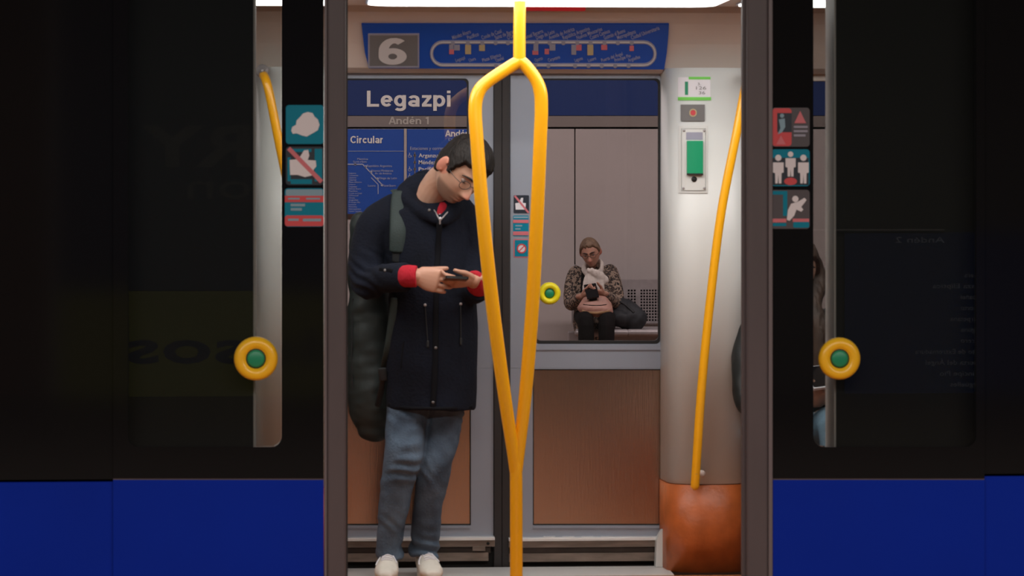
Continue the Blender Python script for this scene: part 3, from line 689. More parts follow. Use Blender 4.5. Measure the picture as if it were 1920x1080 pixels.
co = column(CR, 'rounded white column with orange base right of the far doors'); cm = colmap(CR)
column(CL, 'rounded white column seen through the left leaf window')
# small things fixed to the right column
st = thing('instruction_sticker', cm(1302, 165), 'white and green instruction sticker at the top of the right column', 'sticker')
prism('paper', rect(1271, 145, 1332, 188), cm, .0015, 0, M['hand_white'], st)
prism('green_band', rect(1271, 182, 1333, 188), cm, .003, 0, M['lime'], st); prism('green_band', rect(1291, 144, 1332, 149), cm, .003, 0, M['lime'], st)
prisms('lever_symbol', [rect(1284, 153, 1290, 178)], cm, .003, .001, M['green'], st)
words('print_lines', [('3.', 1308, 1314, 160, 5, 0, 0), ('126', 1305, 1324, 168, 6, 0, 0), ('36', 1310, 1322, 177, 6, 0, 0)], cm, .003, M['plate_grey'], st)
ic = thing('alarm_plate', cm(1298, 212), 'brown grey alarm plate with a small red symbol on the right column', 'alarm')
prism('plate', rr(1276, 196, 1321, 227, 1), cm, .006, 0, M['plate_grey'], ic)
prism('red_mark', circ(1299, 211.5, 5, 14), cm, .008, .001, M['red'], ic)
ring('mark_ring', (1292, 204, 1306, 219, 6.8), (1294, 206, 1304, 217, 4.9), cm, .009, .001, M['ochre'], ic)
eb = thing('emergency_handle_box', cm(1300, 300), 'white emergency box with green handle and keyhole on the right column', 'emergency handle')
ring('surround', (1272, 236, 1327, 362, 2), (1277, 241, 1323, 358, 2), cm, .004, 0, M['white'], eb)
prism('cover', rr(1278, 242, 1322, 357, 2), cm, .008, 0, M['white'], eb)
prism('recess', rect(1286, 248, 1317, 262), cm, .0095, .001, M['line_grey'], eb)
h = prism('green_handle', rr(1287, 264, 1317, 327, 1), cm, .022, .002, M['green_handle'], eb); prism('handle_lip', rect(1287, 325, 1317, 328), cm, .024, .002, M['gasket'], h)
lathe('keyhole', cm(1301, 336, .006), [(.011, 0), (.011, .005), (.004, .006)], M['gasket'], eb, 16)
for a, b in ((1282, 245), (1320, 245), (1281, 353), (1320, 353)): lathe('screw', cm(a, b, .006), [(.005, 0), (.005, .005), (.002, .006)], M['steel'], eb, 10)
# curved grab rails on both columns
def grab(sgn, label):
    f = (lambda p: p) if sgn > 0 else (lambda p: Vector((2*XC-p.x, p.y, p.z)))
    rp = [(1402, 140, 12.02), (1400, 152, 11.95), (1394, 180, 11.93), (1379, 260, 11.92), (1352, 400, 11.92), (1332, 560, 11.92), (1316, 720, 11.92), (1307, 850, 11.93), (1303, 911, 11.94)]
    o = thing('grab_rail', f(P(1303, 912, 11.93)), label, 'grab rail')
    mesh('rail', *limb_vf([f(P(*q)) for q in rp], [.0175]*len(rp), (0, 1, 0), 6, 16), M['yellow'], o, True)
    b = f(P(1305, 888, 11.93)); mesh('lower_standoff', *limb_vf([b, b+Vector((sgn*.012, .12, 0))], [.012, .012], (1, 0, 0), 2, 12), M['steel'], o, True)
    lathe('round_knob', f(P(1315, 888, 12.04)), [(.015, 0), (.015, .012), (.008, .018)], M['beige'], o, 16)
    if sgn < 0: c = P(492, 133, 12.0); lathe('mounting_flange', c, [(.026, -.06), (.026, .004), (.022, .01), (.009, .012), (.008, .02), (.003, .022)], M['steel'], o, 24)
grab(1, 'curved yellow grab rail on the right column'); grab(-1, 'yellow grab rail seen through the left leaf window')
# white guard plate beside the right column foot
tag(prism('guard_plate', [(1229, 1069), (1231, 1012), (1236, 1003), (1249, 979), (1252, 979), (1252, 1077)], pl(12.22), .0, -.05, M['white']), 'small white guard plate at the foot of the right far door', 'guard plate')
# ---------------------------------------------------------------- route sign on the header
A = Vector((0, 12.2, 1.9925)); B = Vector((0, 12.02, 2.161)); slope = (B-A).normalized(); nrm = Vector((0, -slope.z, slope.y))
if nrm.y > 0: nrm = -nrm
def sm(px, py, off=0):
    u = (px-960)/F; v = (HY-py)/F
    d = Vector((u*math.cos(PSI)+math.sin(PSI), math.cos(PSI)-u*math.sin(PSI), v)); o = Vector((0, 0, HC))
    t_ = (A-o).dot(nrm)/d.dot(nrm); return o+d*t_+nrm*(off+.010)
rs = thing('route_sign', sm(966, 127), 'curved blue line map sign with a large grey 6 square above the far doors', 'sign')
prism('panel', [(678, 43), (1254, 43), (1253, 62), (1250, 95), (1245, 127), (692, 125), (684, 95), (680, 62)], sm, 0, -.009, M['sign_blue'], rs)
ring('number_frame', (690, 59, 786, 123, 1), (693, 62, 783, 120, 1), sm, .003, 0, M['line_grey'], rs)
prism('number_square', rect(693, 62, 783, 120), sm, .002, 0, M['plate_grey'], rs)
grot('number', '6', 711, 763, 116, 49, sm, .004, M['pale'], rs, .21)
ring('line_loop', (806, 72, 1231, 121, 24), (812, 78, 1225, 115, 18), sm, .003, 0, M['line_grey'], rs)
ring('line_loop_edge', (808, 74, 1229, 119, 22), (810, 76, 1227, 117, 20), sm, .004, .001, M['pale'], rs)
top_st = [('Méndez Álvaro', 849), ('Pacífico', 877), ('Conde de Casal', 904), ('Sainz de Baranda', 929), ("O'Donnell", 952), ('Manuel Becerra', 982), ('Diego de León', 1006), ('Avenida de América', 1030), ('República Argentina', 1056), ('Nuevos Ministerios', 1082), ('Cuatro Caminos', 1107), ('Guzmán el Bueno', 1133), ('Metropolitano', 1158), ('Ciudad Universitaria', 1184)]
bot_st = [('Legazpi', 855), ('Usera', 880), ('Plaza Elíptica', 905), ('Opañel', 930), ('Oporto', 1003), ('Carpetana', 1028), ('Laguna', 1078), ('Lucero', 1103), ('Puerta del Ángel', 1128), ('Príncipe Pío', 1153), ('Argüelles', 1178)]
words('upper_names', [(s_, x, x+len(s_)*2.8, 70, 7.5, .012, math.radians(20)) for s_, x in top_st], sm, .003, M['word'], rs)
words('lower_names', [(s_, x, x+len(s_)*2.6, 112, 6.5, .012, math.radians(18)) for s_, x in bot_st], sm, .003, M['word'], rs)
prisms('station_dots', [circ(x, 76, 4, 12) for _, x in top_st]+[circ(x, 119, 4, 12) for _, x in bot_st[3:]], sm, .0045, .001, M['line_grey'], rs)
prisms('red_tags', [rect(842, 88, 851, 97), rect(998, 91, 1009, 98), rect(1021, 88, 1029, 97), rect(1080, 80, 1090, 90), rect(1127, 80, 1138, 89), rect(1180, 82, 1188, 91)], sm, .004, .001, M['pink'], rs)
prisms('pale_tags', [rect(851, 80, 862, 90), rect(1000, 79, 1009, 91), rect(1030, 79, 1041, 90), rect(1071, 80, 1080, 98), rect(842, 79, 850, 88)], sm, .004, .001, M['line_grey'], rs)
prisms('ochre_tags', [rect(872, 80, 883, 97), rect(898, 80, 909, 91), rect(1101, 80, 1112, 99)], sm, .004, .001, M['ochre'], rs)
# ---------------------------------------------------------------- central pole
YP = 11.25
pole = thing('grab_pole', P(968, 1080, YP).xy.to_3d(), 'yellow floor to ceiling pole that splits into a two armed loop', 'pole')
R0 = .0222
top = [(975, -8), (975, 40), (974, 112)]
mesh('upper_pole', *limb_vf([P(x, y, YP) for x, y in [(975, -4), (974, 55), (974, 118)]], [.0225]*3, (0, 1, 0), 4, 20), M['yellow'], pole, True)
armL = [(972, 116), (955, 126), (912, 155), (896, 176), (891, 205), (894, 260), (905, 400), (922, 560), (943, 720), (960, 835), (967, 885)]
armR = [(974, 114), (986, 124), (1004, 148), (1013, 172), (1015, 205), (1013, 260), (1007, 400), (999, 560), (987, 720), (974, 835), (968, 885)]
for nm, A_, dy in (('left_arm', armL, -.03), ('right_arm', armR, .03)):
    pts = [P(x, y, YP+dy*math.sin(PI*min(1, max(0, (y-116)/769)))) for x, y in A_]
    ob = mesh('loop_arm', *limb_vf(pts, [.0235]*3+[.025]*3+[.0255]*2+[.0245, .023, .0225], (0, 1, 0), 6, 20), M['yellow'], pole, True)
tube('lower_pole', [P(967.5, 870, YP), P(968, 960, YP), Vector((P(968, 1080, YP).x, YP, .0))], .0232, M['yellow'], pole, 3, 20)
flange = lathe('floor_flange', Vector((P(968, 1080, YP).x, YP, .006)), [(.05, -.0), (.05, .001)], M['steel'], pole)
ob = flange
for v in ob.data.vertices:
    c = Vector((P(968, 1080, YP).x, YP, .006)); d = v.co-c; v.co = c+Vector((d.x, d.z, -d.y*6))
# ---------------------------------------------------------------- people
def G(a, a0, s): return math.exp(-((a-a0)/s)**2)
def sst(x): x = max(0, min(1, x)); return x*x*(3-2*x)
def head_point(d, fem=False):
    x, y, z = d.x*.076, d.y*.094, d.z*.118
    t = max(0, -z/.118); fm = sst((d.y+.1)/.6)
    if y < 0: y *= 1.08*(1-.42*t)
    x *= 1-(.30 if fem else .24)*t**1.4
    if y > 0: y *= 1-.10*(abs(x)/.07)**2
    if z < 0: x += .004*math.copysign(1, x)*G(z, -.06, .03)*sst(abs(x)/.04)*(1-fm)
    y += fm*(.012*G(z, -.095, .02)*G(x, 0, .025)+.004*G(z, -.06, .03)*G(x, 0, .03))
    nz = (.007+.021*sst((.022-z)/.055)) if z > -.034 else .028*G(z, -.034, .007)
    if z > .022: nz = .007*G(z, .022, .014)
    y += fm*nz*G(x, 0, .0085+.006*sst((.0-z)/.03))
    y += fm*.008*(G(x, .013, .006)+G(x, -.013, .006))*G(z, -.032, .008)
    for s in (-1, 1):
        y += fm*(-.011*G(x, s*.031, .016)*G(z, .016, .011)+.0055*G(x, s*.031, .011)*G(z, .013, .0075)+.0055*G(x, s*.028, .02)*G(z, .034, .0075)+.004*G(x, s*.045, .018)*G(z, -.018, .018))
    y += fm*(.0065*G(x, 0, .021)*G(z, -.057, .0055)+.0075*G(x, 0, .018)*G(z, -.069, .006)-.005*G(x, 0, .024)*G(z, -.063, .0022)-.003*G(x, 0, .03)*G(z, -.08, .006))
    return Vector((x, y, z))
def head_vf(Mh, fem=False, nu=96, nv=90, off=None):
    V, Fc = [], []
    for j in range(nv+1):
        b = PI*j/nv
        for i in range(nu):
            a = 2*PI*i/nu; d = Vector((math.sin(b)*math.cos(a), math.sin(b)*math.sin(a), math.cos(b)))
            p = head_point(d, fem)
            if off: p = p+d*off(p, d)
            V.append(Mh@p)
    for j in range(nv):
        for i in range(nu):
            i2 = (i+1) % nu; Fc.append((j*nu+i, (j+1)*nu+i, (j+1)*nu+i2, j*nu+i2))
    return V, Fc
def ears_vf(Mh):
    out = []
    for s in (-1, 1):
        R = Matrix.Rotation(s*.6, 3, 'Z')@Matrix.Rotation(-.15, 3, 'X')
        R3 = Mh.to_3x3()@R
        out.append(ell_vf(Mh@Vector((s*.081, -.007, .003)), (.0095, .021, .035), R3, 16, 12))
        out.append(limb_vf([Mh@Vector((s*.083, -.006+.017*math.cos(a), .006+.026*math.sin(a))) for a in [math.radians(q) for q in (-60, -100, -150, -200, -250, -290, -330)]], [.0042]*7, (1, 0, 0), 3, 8))
    return out
def head_matrix(c, yaw, pitch, roll=0, s=1.0):
    y, p = math.radians(yaw), math.radians(pitch)
    f = Vector((math.sin(y)*math.cos(p), -math.cos(y)*math.cos(p), -math.sin(p)))
    r = Vector((-math.cos(y), -math.sin(y), 0)); u = r.cross(f)
    R = Matrix((r, f, u)).transposed()
    R = Matrix.Rotation(math.radians(roll), 3, 'Y')@R
    return Matrix.Translation(c)@(R*s).to_4x4()
def hair_off(line, thick, seed=0, under=.008, soft=.014):
    def f(p, d):
        zl = line(p); k = sst((p.z-zl+.006)/soft)
        n = noise.noise(Vector((p.x*60+seed, p.y*60, p.z*25)))*.003+noise.noise(Vector((p.x*180, p.y*180+seed, p.z*60)))*.0015
        return k*(thick(p)+n)-(1-k)*under
    return f
def lerp_tab(v, T):
    if v <= T[0][0]: return T[0][1]
    for (a, x), (b, y) in zip(T, T[1:]):
        if v <= b: return x+(y-x)*(v-a)/(b-a)
    return T[-1][1]
def hair(parent, Mh, m, T, thick, seed=0, fem=False, nu=110, nv=90, name='hair', fringe=0, soft=.014):
    line = lambda p: lerp_tab(p.y, T)+fringe*noise.noise(Vector((p.x*70, 3, seed)))
    o = mesh(name, *head_vf(Mh, fem, nu, nv, hair_off(line, thick, seed, soft=soft)), m, parent, True); return weld(o)
def face_parts(parent, Mh, glasses=True, eyes=True, gl_m=None):
    R3 = Mh.to_3x3()
    if eyes:
        for s in (-1, 1):
            e = weld(mesh('eye', *ell_vf(Mh@Vector((s*.031, .0705, .012)), (.0115, .0115, .0085), R3, 18, 12), M['eye'], parent, True))
            weld(mesh('iris', *ell_vf(Mh@Vector((s*.031, .0800, .0075)), (.0048, .0030, .0042), R3, 12, 8), M['iris'], e, True))
            tube('eyelashes', [Mh@Vector((s*x, y, z)) for x, y, z in ((.019, .080, .009), (.031, .0862, .0085), (.043, .078, .009))], .0012, M['brow'], parent, 4, 6)
    for s in (-1, 1):
        tube('eyebrow', [Mh@Vector((s*x, y, z)) for x, y, z in ((.012, .094, .031), (.026, .0935, .037), (.040, .085, .036), (.051, .073, .030))], [.003, .0042, .0035, .002], M['brow'], parent, 4, 8)
    if glasses:
        g = mesh('glasses', *merge([limb_vf([Mh@Vector((s*.034+.023*math.cos(a), .100-.25*abs(s*.034+.023*math.cos(a))**1.0*.35, .008+.017*math.sin(a))) for a in [2*PI*i/20 for i in range(21)]], [.0014]*21, (0, 0, 1), 1, 6) for s in (-1, 1)]+[limb_vf([Mh@Vector((-.011, .099, .012)), Mh@Vector((0, .103, .014)), Mh@Vector((.011, .099, .012))], [.0013]*3, (0, 0, 1), 3, 6)]+[limb_vf([Mh@Vector((s*.057, .095, .012)), Mh@Vector((s*.078, .06, .012)), Mh@Vector((s*.082, .0, .012)), Mh@Vector((s*.081, -.02, .0))], [.0014]*4, (0, 0, 1), 3, 6) for s in (-1, 1)]), gl_m or M['frame'], parent, True)
        for s in (-1, 1):
            pts = [Mh@Vector((s*.034+.0225*math.cos(a), .100-.0875*abs(s*.034+.0225*math.cos(a)), .008+.0165*math.sin(a))) for a in [2*PI*i/20 for i in range(20)]]
            c = sum(pts, Vector())/20; mesh('lens', pts+[c], [(i, (i+1) % 20, 20) for i in range(20)], M['lens'], g)
def hand_vf(W, d, n, s, curls=(35, 45, 30), spread=.0, L=1.0, thumb=(.55, .55, .35), thumb_bend=25, tk=1.0, vary=(0, 0, 0, 0)):
    W = Vector(W); d = Vector(d).normalized(); n = Vector(n); n = (n-n.dot(d)*d).normalized()
    s_ = d.cross(n); s = s_ if s_.dot(Vector(s)) > 0 else -s_
    parts = [limb_vf([W-d*.035*L, W+d*.01*L, W+d*.045*L, W+d*.082*L], [(.024*L*tk, .019*L), (.030*L*tk, .019*L), (.040*L*tk, .017*L), (.041*L*tk, .012*L)], s, 4, 16)]
    for i, (o, fl) in enumerate(((.030, .92), (.0105, 1.0), (-.0105, .95), (-.030, .76))):
        b = W+d*(.070 if i else .068)*L+s*o*L*tk; dirn = (d+s*spread*(o/.03)).normalized(); pts = [b]; cur = 0
        for ln, c in zip((.050, .027, .022), curls):
            cur += math.radians(c+vary[i]*(.5)); v = dirn*math.cos(cur)+n*math.sin(cur); pts.append(pts[-1]+v*ln*fl*L)
        q = [pts[0], pts[1]-(pts[1]-pts[0])*.25, pts[1], pts[2], pts[3]]
        parts.append(limb_vf([pts[0], pts[1], pts[2], pts[3]], [.0098*L, .0090*L, .0081*L, .0068*L], s, 3, 10))
        parts.append(ell_vf(pts[1], (.0097*L,)*3, None, 10, 8))
    b = W+d*.018*L+s*.024*L*tk+n*.006*L
    t1 = (d*thumb[0]+s*thumb[1]+n*thumb[2]).normalized(); a = math.radians(thumb_bend)
    t2 = (t1*math.cos(a)+d*math.sin(a)).normalized()
    p1 = b+t1*.040*L; p2 = p1+t2*.032*L; p3 = p2+(t2+n*.15).normalized()*.024*L
    parts.append(limb_vf([b, p1, p2, p3], [.0165*L, .0125*L, .0108*L, .0085*L], s, 4, 10))
    return parts
def tone_fn(Mh, base, hands=(1.0, 1.0, 1.0), stubble=0):
    inv = Mh.inverted(); B = Vector(base)
    def f(co):
        p = inv@co
        if p.length > .2: return tuple(B[i]*hands[i] for i in range(3))
        c = B.copy()
        if abs(p.x) > .072 and p.z > -.04: c = Vector((c.x*1.05, c.y*.72, c.z*.70))
        if p.y > 0:
            lip = G(p.x, 0, .02)*(G(p.z, -.057, .004)+G(p.z, -.069, .005)); lip = min(1, lip)
            c = c.lerp(Vector((.34, .10, .08)), .65*lip*sst((p.y-.06)/.02))
            st_ = max(sst((-.035-p.z)/.02)*.9, G(p.z, -.05, .008)*G(p.x, 0, .03))*stubble*(1-lip)
            c = c.lerp(Vector((.13, .075, .052)), min(.75, st_))
            ns = G(p.x, 0, .018)*G(p.z, -.028, .016)*sst((p.y-.09)/.02); c = c.lerp(Vector((.62, .20, .15)), .55*ns)
            c = c.lerp(Vector((.36, .17, .12)), .35*(G(p.x, .031, .014)+G(p.x, -.031, .014))*G(p.z, .012, .012))
        n = noise.noise(co*45)*.06; return tuple(max(0, v*(1+n)) for v in c)
    return f
def bvh(o):
    me = o.data; return BVHTree.FromPolygons([v.co.copy() for v in me.vertices], [tuple(p.vertices) for p in me.polygons])
def on(tree, px, py, off=.003, default=12):
    u = (px-960)/F; v = (HY-py)/F
    d = Vector((u*math.cos(PSI)+math.sin(PSI), math.cos(PSI)-u*math.sin(PSI), v)).normalized(); o = Vector((0, 0, HC))
    h = tree.ray_cast(o, d)
    if h[0] is None: return P(px, py, default)
    return h[0]-d*off
def wrinkle(amp, sx, sz, seed=0, k2=.4):
    def f(co, n):
        return amp*(noise.noise(Vector((co.x*sx, co.y*sx+seed, co.z*sz)))+k2*noise.noise(Vector((co.x*sx*2.3, co.y*sx*2.3, co.z*sz*2.3+seed))))
    return f
# ---- the standing man
YM = 11.93
man = thing('person', Vector((P(775, 1080, YM).x, YM, 0)), 'man in dark navy coat and jeans standing at the far door, looking down', 'person')
Mh = head_matrix(P(864, 321, 11.80), 37, 32, 18, 1.09)
hp = lambda x, y, z: Mh@Vector((x, y, z))
neck_b = P(797, 380, 11.98)
body = [head_vf(Mh)]+ears_vf(Mh)
body.append(limb_vf([neck_b, P(812, 360, 11.94), P(826, 338, 11.90), hp(0, -.03, -.03)], [.072, .062, .058, .056], (1, 0, 0), 4, 20))
body.append(limb_vf([P(812, 680, 12.0), P(808, 600, 12.0), P(798, 470, 12.0), P(796, 390, 12.0)], [(.13, .09), (.12, .08), (.14, .09), (.12, .07)], (1, 0, 0), 4, 20))
# arms: right arm (picture left) and left arm
WR = P(781, 518, 11.72); WL = P(888, 526, 11.75)
body.append(limb_vf([P(736, 408, 11.99), P(700, 455, 11.985), P(693, 510, 11.95), P(725, 521, 11.82), WR], [.045, .036, .030, .030, .025], (0, 0, 1), 4, 14))
body.append(limb_vf([P(858, 412, 11.99), P(882, 480, 11.98), P(884, 525, 11.93), P(890, 538, 11.84), WL], [.045, .036, .030, .03, .025], (0, 0, 1), 4, 14))
body += hand_vf(WR, (.92, -.18, -.24), (-.1, .80, .05), (0, -.3, .9), (12, 30, 24), L=.96, thumb=(.90, .34, .10), thumb_bend=2, vary=(-4, 2, 8, 14), tk=1.14)
body += hand_vf(WL, (-.88, -.36, -.10), (.0, .50, .80), (0, -.9, .3), (16, 26, 18), L=.92, thumb=(.66, .50, .18), thumb_bend=38, vary=(0, 4, 8, 12))
legR = [P(770, 650, 12.0), P(762, 760, 11.97), P(757, 855, 11.92), P(742, 950, 11.96), P(731, 1040, 12.03)]
legL = [P(830, 650, 12.02), P(832, 760, 12.0), P(813, 865, 11.97), P(803, 950, 12.0), P(795, 1040, 12.05)]
body.append(limb_vf(legR, [.08, .07, .05, .042, .032], (1, 0, 0), 4, 14)); body.append(limb_vf(legL, [.08, .07, .05, .042, .032], (1, 0, 0), 4, 14))
for a, b in ((P(731, 1052, 12.04), P(726, 1075, 11.92)), (P(795, 1052, 12.06), P(797, 1075, 11.92))):
    a.z = .05; b.z = .036; body.append(limb_vf([a, b], [.026, .02], (1, 0, 0), 3, 12))
remesh('body', body, .0032, 3, M['skin'], man, col=tone_fn(Mh, (.52, .30, .21), (1.02, .93, .90), stubble=.75))
T = [(-.1, -.055), (-.05, -.05), (-.012, -.035), (-.004, .02), (.012, .022), (.022, -.006), (.034, -.002), (.040, .04), (.060, .062), (.09, .073)]
hair(man, Mh, M['hair'], T, lambda p: .012+.012*sst((p.z-.02)/.07)+.004*sst((p.y)/.05), 2, fringe=.018)
face_parts(man, Mh)
# coat
def jl(pts, r, ref=(1, 0, 0), **k): return limb_vf(pts, r, ref, 5, 28, **k)
torso = [P(808, 766, 11.97), P(809, 720, 11.97), P(811, 650, 11.97), P(812, 580, 11.97), P(806, 500, 11.98), P(798, 430, 11.99), P(797, 392, 12.0), P(792, 365, 12.0)]
jk = [jl(torso, [(.172, .135), (.176, .135), (.178, .14), (.172, .142), (.170, .142), (.180, .135), (.165, .115), (.095, .085)], cap=(0, 1))]
jk.append(limb_vf([P(742, 398, 12.0), P(706, 425, 11.99), P(689, 470, 11.98), P(688, 515, 11.95)], [.075, .078, .074, .070], (0, 1, 0), 5, 20))
jk.append(limb_vf([P(688, 505, 11.96), P(692, 530, 11.92), P(722, 522, 11.83), P(762, 520, 11.745)], [.070, .066, .058, .054], (0, 0, 1), 5, 20, cap=(1, 0)))
jk.append(limb_vf([P(855, 398, 12.0), P(880, 430, 11.99), P(884, 480, 11.98), P(882, 530, 11.93)], [.072, .070, .066, .062], (0, 1, 0), 5, 20))
jk.append(limb_vf([P(883, 520, 11.94), P(887, 542, 11.88), P(896, 538, 11.81)], [.064, .058, .054], (0, 0, 1), 5, 20, cap=(1, 0)))
# collar: standing hood collar opened at the front
col = [(776, 352, 12.05), (762, 360, 11.99), (768, 378, 11.93), (790, 396, 11.87), (818, 412, 11.835)]
jk.append(limb_vf([P(*c) for c in col], [(.03, .045), (.035, .04), (.032, .03), (.028, .024), (.022, .015)], (0, 0, 1), 5, 14))
jk.append(limb_vf([P(x, y, Y) for x, y, Y in ((776, 345, 12.06), (800, 334, 12.08), (830, 345, 12.08), (850, 370, 12.02), (856, 390, 11.93), (838, 408, 11.85), (826, 414, 11.835))], [(.03, .03), (.035, .03), (.03, .03), (.03, .03), (.03, .028), (.024, .02), (.02, .015)], (0, 0, 1), 5, 14))
def coat_disp(co, n):
    q = wrinkle(.006, 7, 5, 1)(co, n)
    e = P(690, 530, 11.9); d = (co-e).length
    if d < .16: q += .007*(1-d/.16)*math.sin((co.x*.7+co.z)*150+3*noise.noise(co*14))
    return q
coat = remesh('coat', jk, .0065, 4, M['coat'], man, disp=coat_disp); jt = bvh(coat)
# coat details
def strip(name, pts, wd, th, m, parent, tree=jt, off=.002, k=4, ref=(1, 0, 0), wl=None):
    P_ = [on(tree, x, y, off) for x, y in pts]
    return mesh(name, *limb_vf(P_, [(a, th) for a in (wl or [wd]*len(P_))], ref, k, 10), m, parent, True)
strip('placket', [(824, 418), (821, 470), (818, 530), (817, 600), (816, 680), (812, 762)], .011, .003, M['coat_dark'], coat)
strip('zip', [(814, 394), (819, 402), (824, 412)], .003, .003, M['steel'], coat); strip('zip', [(839, 398), (832, 406), (827, 412)], .003, .003, M['steel'], coat)
strip('zip_pull', [(825, 402), (825.5, 410)], .005, .003, M['hand_white'], coat, off=.010)
strip('zip_pull', [(825, 412), (825, 420)], .0035, .002, M['steel'], coat, off=.008)
for x, y in ((805, 394), (817, 652), (812, 754), (823, 455), (722, 507)): 
    c = on(jt, x, y, .004); lathe('snap_button', c, [(.006, -.003), (.006, .002), (.003, .004)], M['plate_grey'], coat, 12)
for a in ([(797, 572), (799, 600), (802, 640)], [(864, 570), (864, 600), (864, 635)]):
    strip('drawcord', a, .0022, .002, M['web'], coat, off=.004); x, y = a[-1]; strip('cord_toggle', [(x, y), (x, y+10)], .005, .004, M['web'], coat, off=.004)
    c = on(jt, *a[0], .003); lathe('eyelet', c, [(.006, -.003), (.006, .002), (.003, .003)], M['steel'], coat, 12)
strip('hem_band', [(729, 758), (760, 765), (800, 766), (845, 766), (885, 762)], .007, .003, M['coat_dark'], coat, ref=(0, 0, 1))
strip('cuff_tab', [(712, 506), (735, 508)], .010, .003, M['coat_dark'], coat, ref=(0, 0, 1))
strip('pocket_flap', [(757, 640), (752, 690)], .004, .002, M['coat_dark'], coat)
# red jumper: cuffs and the bit of neck
for nm, q in (('jumper_cuff', limb_vf([WR-Vector((.058, -.025, .002)), WR-Vector((.03, -.008, 0)), WR+Vector((.002, 0, 0))], [(.040, .034), (.043, .037), (.042, .036)], (0, 0, 1), 4, 20, cap=(0, 0))),
      ('jumper_cuff', limb_vf([P(897, 538, 11.82), WL+Vector((.006, .02, 0)), WL+Vector((-.002, .004, 0))], [.043, .038, .034], (0, 0, 1), 4, 18, cap=(1, 0))),
      ('jumper_neck', limb_vf([P(826, 415, 11.875), P(827, 404, 11.885), P(826, 390, 11.92)], [(.024, .016), (.030, .02), (.036, .03)], (1, 0, 0), 4, 16))):
    remesh(nm, [q], .004, 3, M['knit'], man, disp=wrinkle(.002, 30, 30, 5))
# jeans
jr = [P(770, 690, 11.99), P(764, 765, 11.965), P(760, 800, 11.94), P(757, 850, 11.905), P(746, 900, 11.92), P(737, 960, 11.95), P(731, 1010, 11.98), P(731, 1042, 12.0)]
jl2 = [P(835, 690, 12.01), P(834, 765, 12.0), P(826, 815, 11.98), P(816, 868, 11.955), P(808, 910, 11.97), P(801, 965, 12.0), P(797, 1010, 12.02), P(797, 1042, 12.03)]
def jeans_disp(co, n):
    z = co.z; q = wrinkle(.005, 12, 9, 3)(co, n)
    lo = sst((.30-z)/.25); kn = G(z, .46, .09); up = G(z, .66, .08)
    ph_ = 14*noise.noise(Vector((co.x*5, co.y*5, z*5+2)))+co.x*45
    q += (.011*lo+.007*kn+.003*up)*math.sin(z*105+ph_)*max(0, .4+1.3*noise.noise(co*7+Vector((5, 0, 0))))
    return q
remesh('jeans', [limb_vf(jr, [.088, .082, .080, .074, .066, .058, .052, .052], (1, 0, 0), 5, 24, cap=(1, 0)), limb_vf(jl2, [.085, .079, .074, .066, .062, .057, .055, .056], (1, 0, 0), 5, 24, cap=(1, 0)), ell_vf(P(802, 690, 12.0), (.15, .11, .12))], .0055, 2, M['denim'], man, disp=jeans_disp)
def shoe(name, heel, toe, parent, label=None):
    heel = Vector(heel); toe = Vector(toe); d = (toe-heel).normalized(); L = (toe-heel).length; s = d.cross(Vector((0, 0, 1)))
    q = lambda t, z, o=0: heel+d*(L*t)+Vector((0, 0, z))+s*o
    up = remesh(name, [limb_vf([q(.12, .05), q(.3, .05), q(.55, .045), q(.8, .036), q(.93, .03)], [(.036, .042), (.038, .045), (.044, .040), (.046, .030), (.034, .022)], s, 5, 20),
        limb_vf([q(.16, .05), q(.16, .085), q(.17, .105)], [(.034, .045), (.034, .043), (.036, .044)], s, 4, 18), limb_vf([q(.30, .075), q(.5, .075), q(.62, .055)], [(.022, .018), (.020, .016), (.02, .014)], s, 4, 14)], .004, 3, M['shoe'], parent, disp=wrinkle(.002, 40, 40, 2))
    pts = []
    for i in range(28):
        a = 2*PI*i/28; c = math.cos(a); wv = .040+.008*sst((c+.2)/1.0); pts.append(heel+d*(L*(.5+.51*c))+s*(wv*math.sin(a)*(1 if abs(c) < .9 else 1)))
    V = [p+Vector((0, 0, z)) for z in (0, .004, .024, .027) for p in [pp if z in (.004, .024) else heel+(pp-heel)*1 for pp in pts]]
    n = 28; mesh('sole', V, [tuple(range(n)), tuple(range(4*n-1, 3*n-1, -1))]+[(j*n+i, j*n+(i+1) % n, (j+1)*n+(i+1) % n, (j+1)*n+i) for j in range(3) for i in range(n)], M['sole'], up, True)
    ut = bvh(up)
    def top(t, o, h=.003):
        p = q(t, .3, o); hit = ut.ray_cast(p, Vector((0, 0, -1)))[0]; return (hit if hit else q(t, .05, o))+Vector((0, 0, h))
    for i in range(5):
        t_ = .36+.07*i; mesh('lace', *limb_vf([top(t_, -.020), top(t_+.008, -.010), top(t_+.01, 0), top(t_+.014, .010), top(t_+.02, .020)], [(.0032, .002)]*5, (0, 0, 1), 3, 8), M['hand_white'], up, True)
    for k, ls in ((1, ((.36, .0), (.40, .018), (.50, .036), (.64, .042))), (-1, ((.36, .0), (.42, .015), (.52, .026), (.60, .038)))):
        mesh('lace', *limb_vf([top(t_, k*o, .005) for t_, o in ls], [.0026]*4, (0, 0, 1), 4, 8), M['hand_white'], up, True)
    return up
hx = P(731, 1050, 12.05).x; shoe('shoe', (hx, 12.08, 0), (P(722, 1080, 11.8).x, 11.80, 0), man)
hx = P(794, 1050, 12.08).x; shoe('shoe', (hx, 12.10, 0), (P(813, 1080, 11.8).x, 11.81, 0), man)
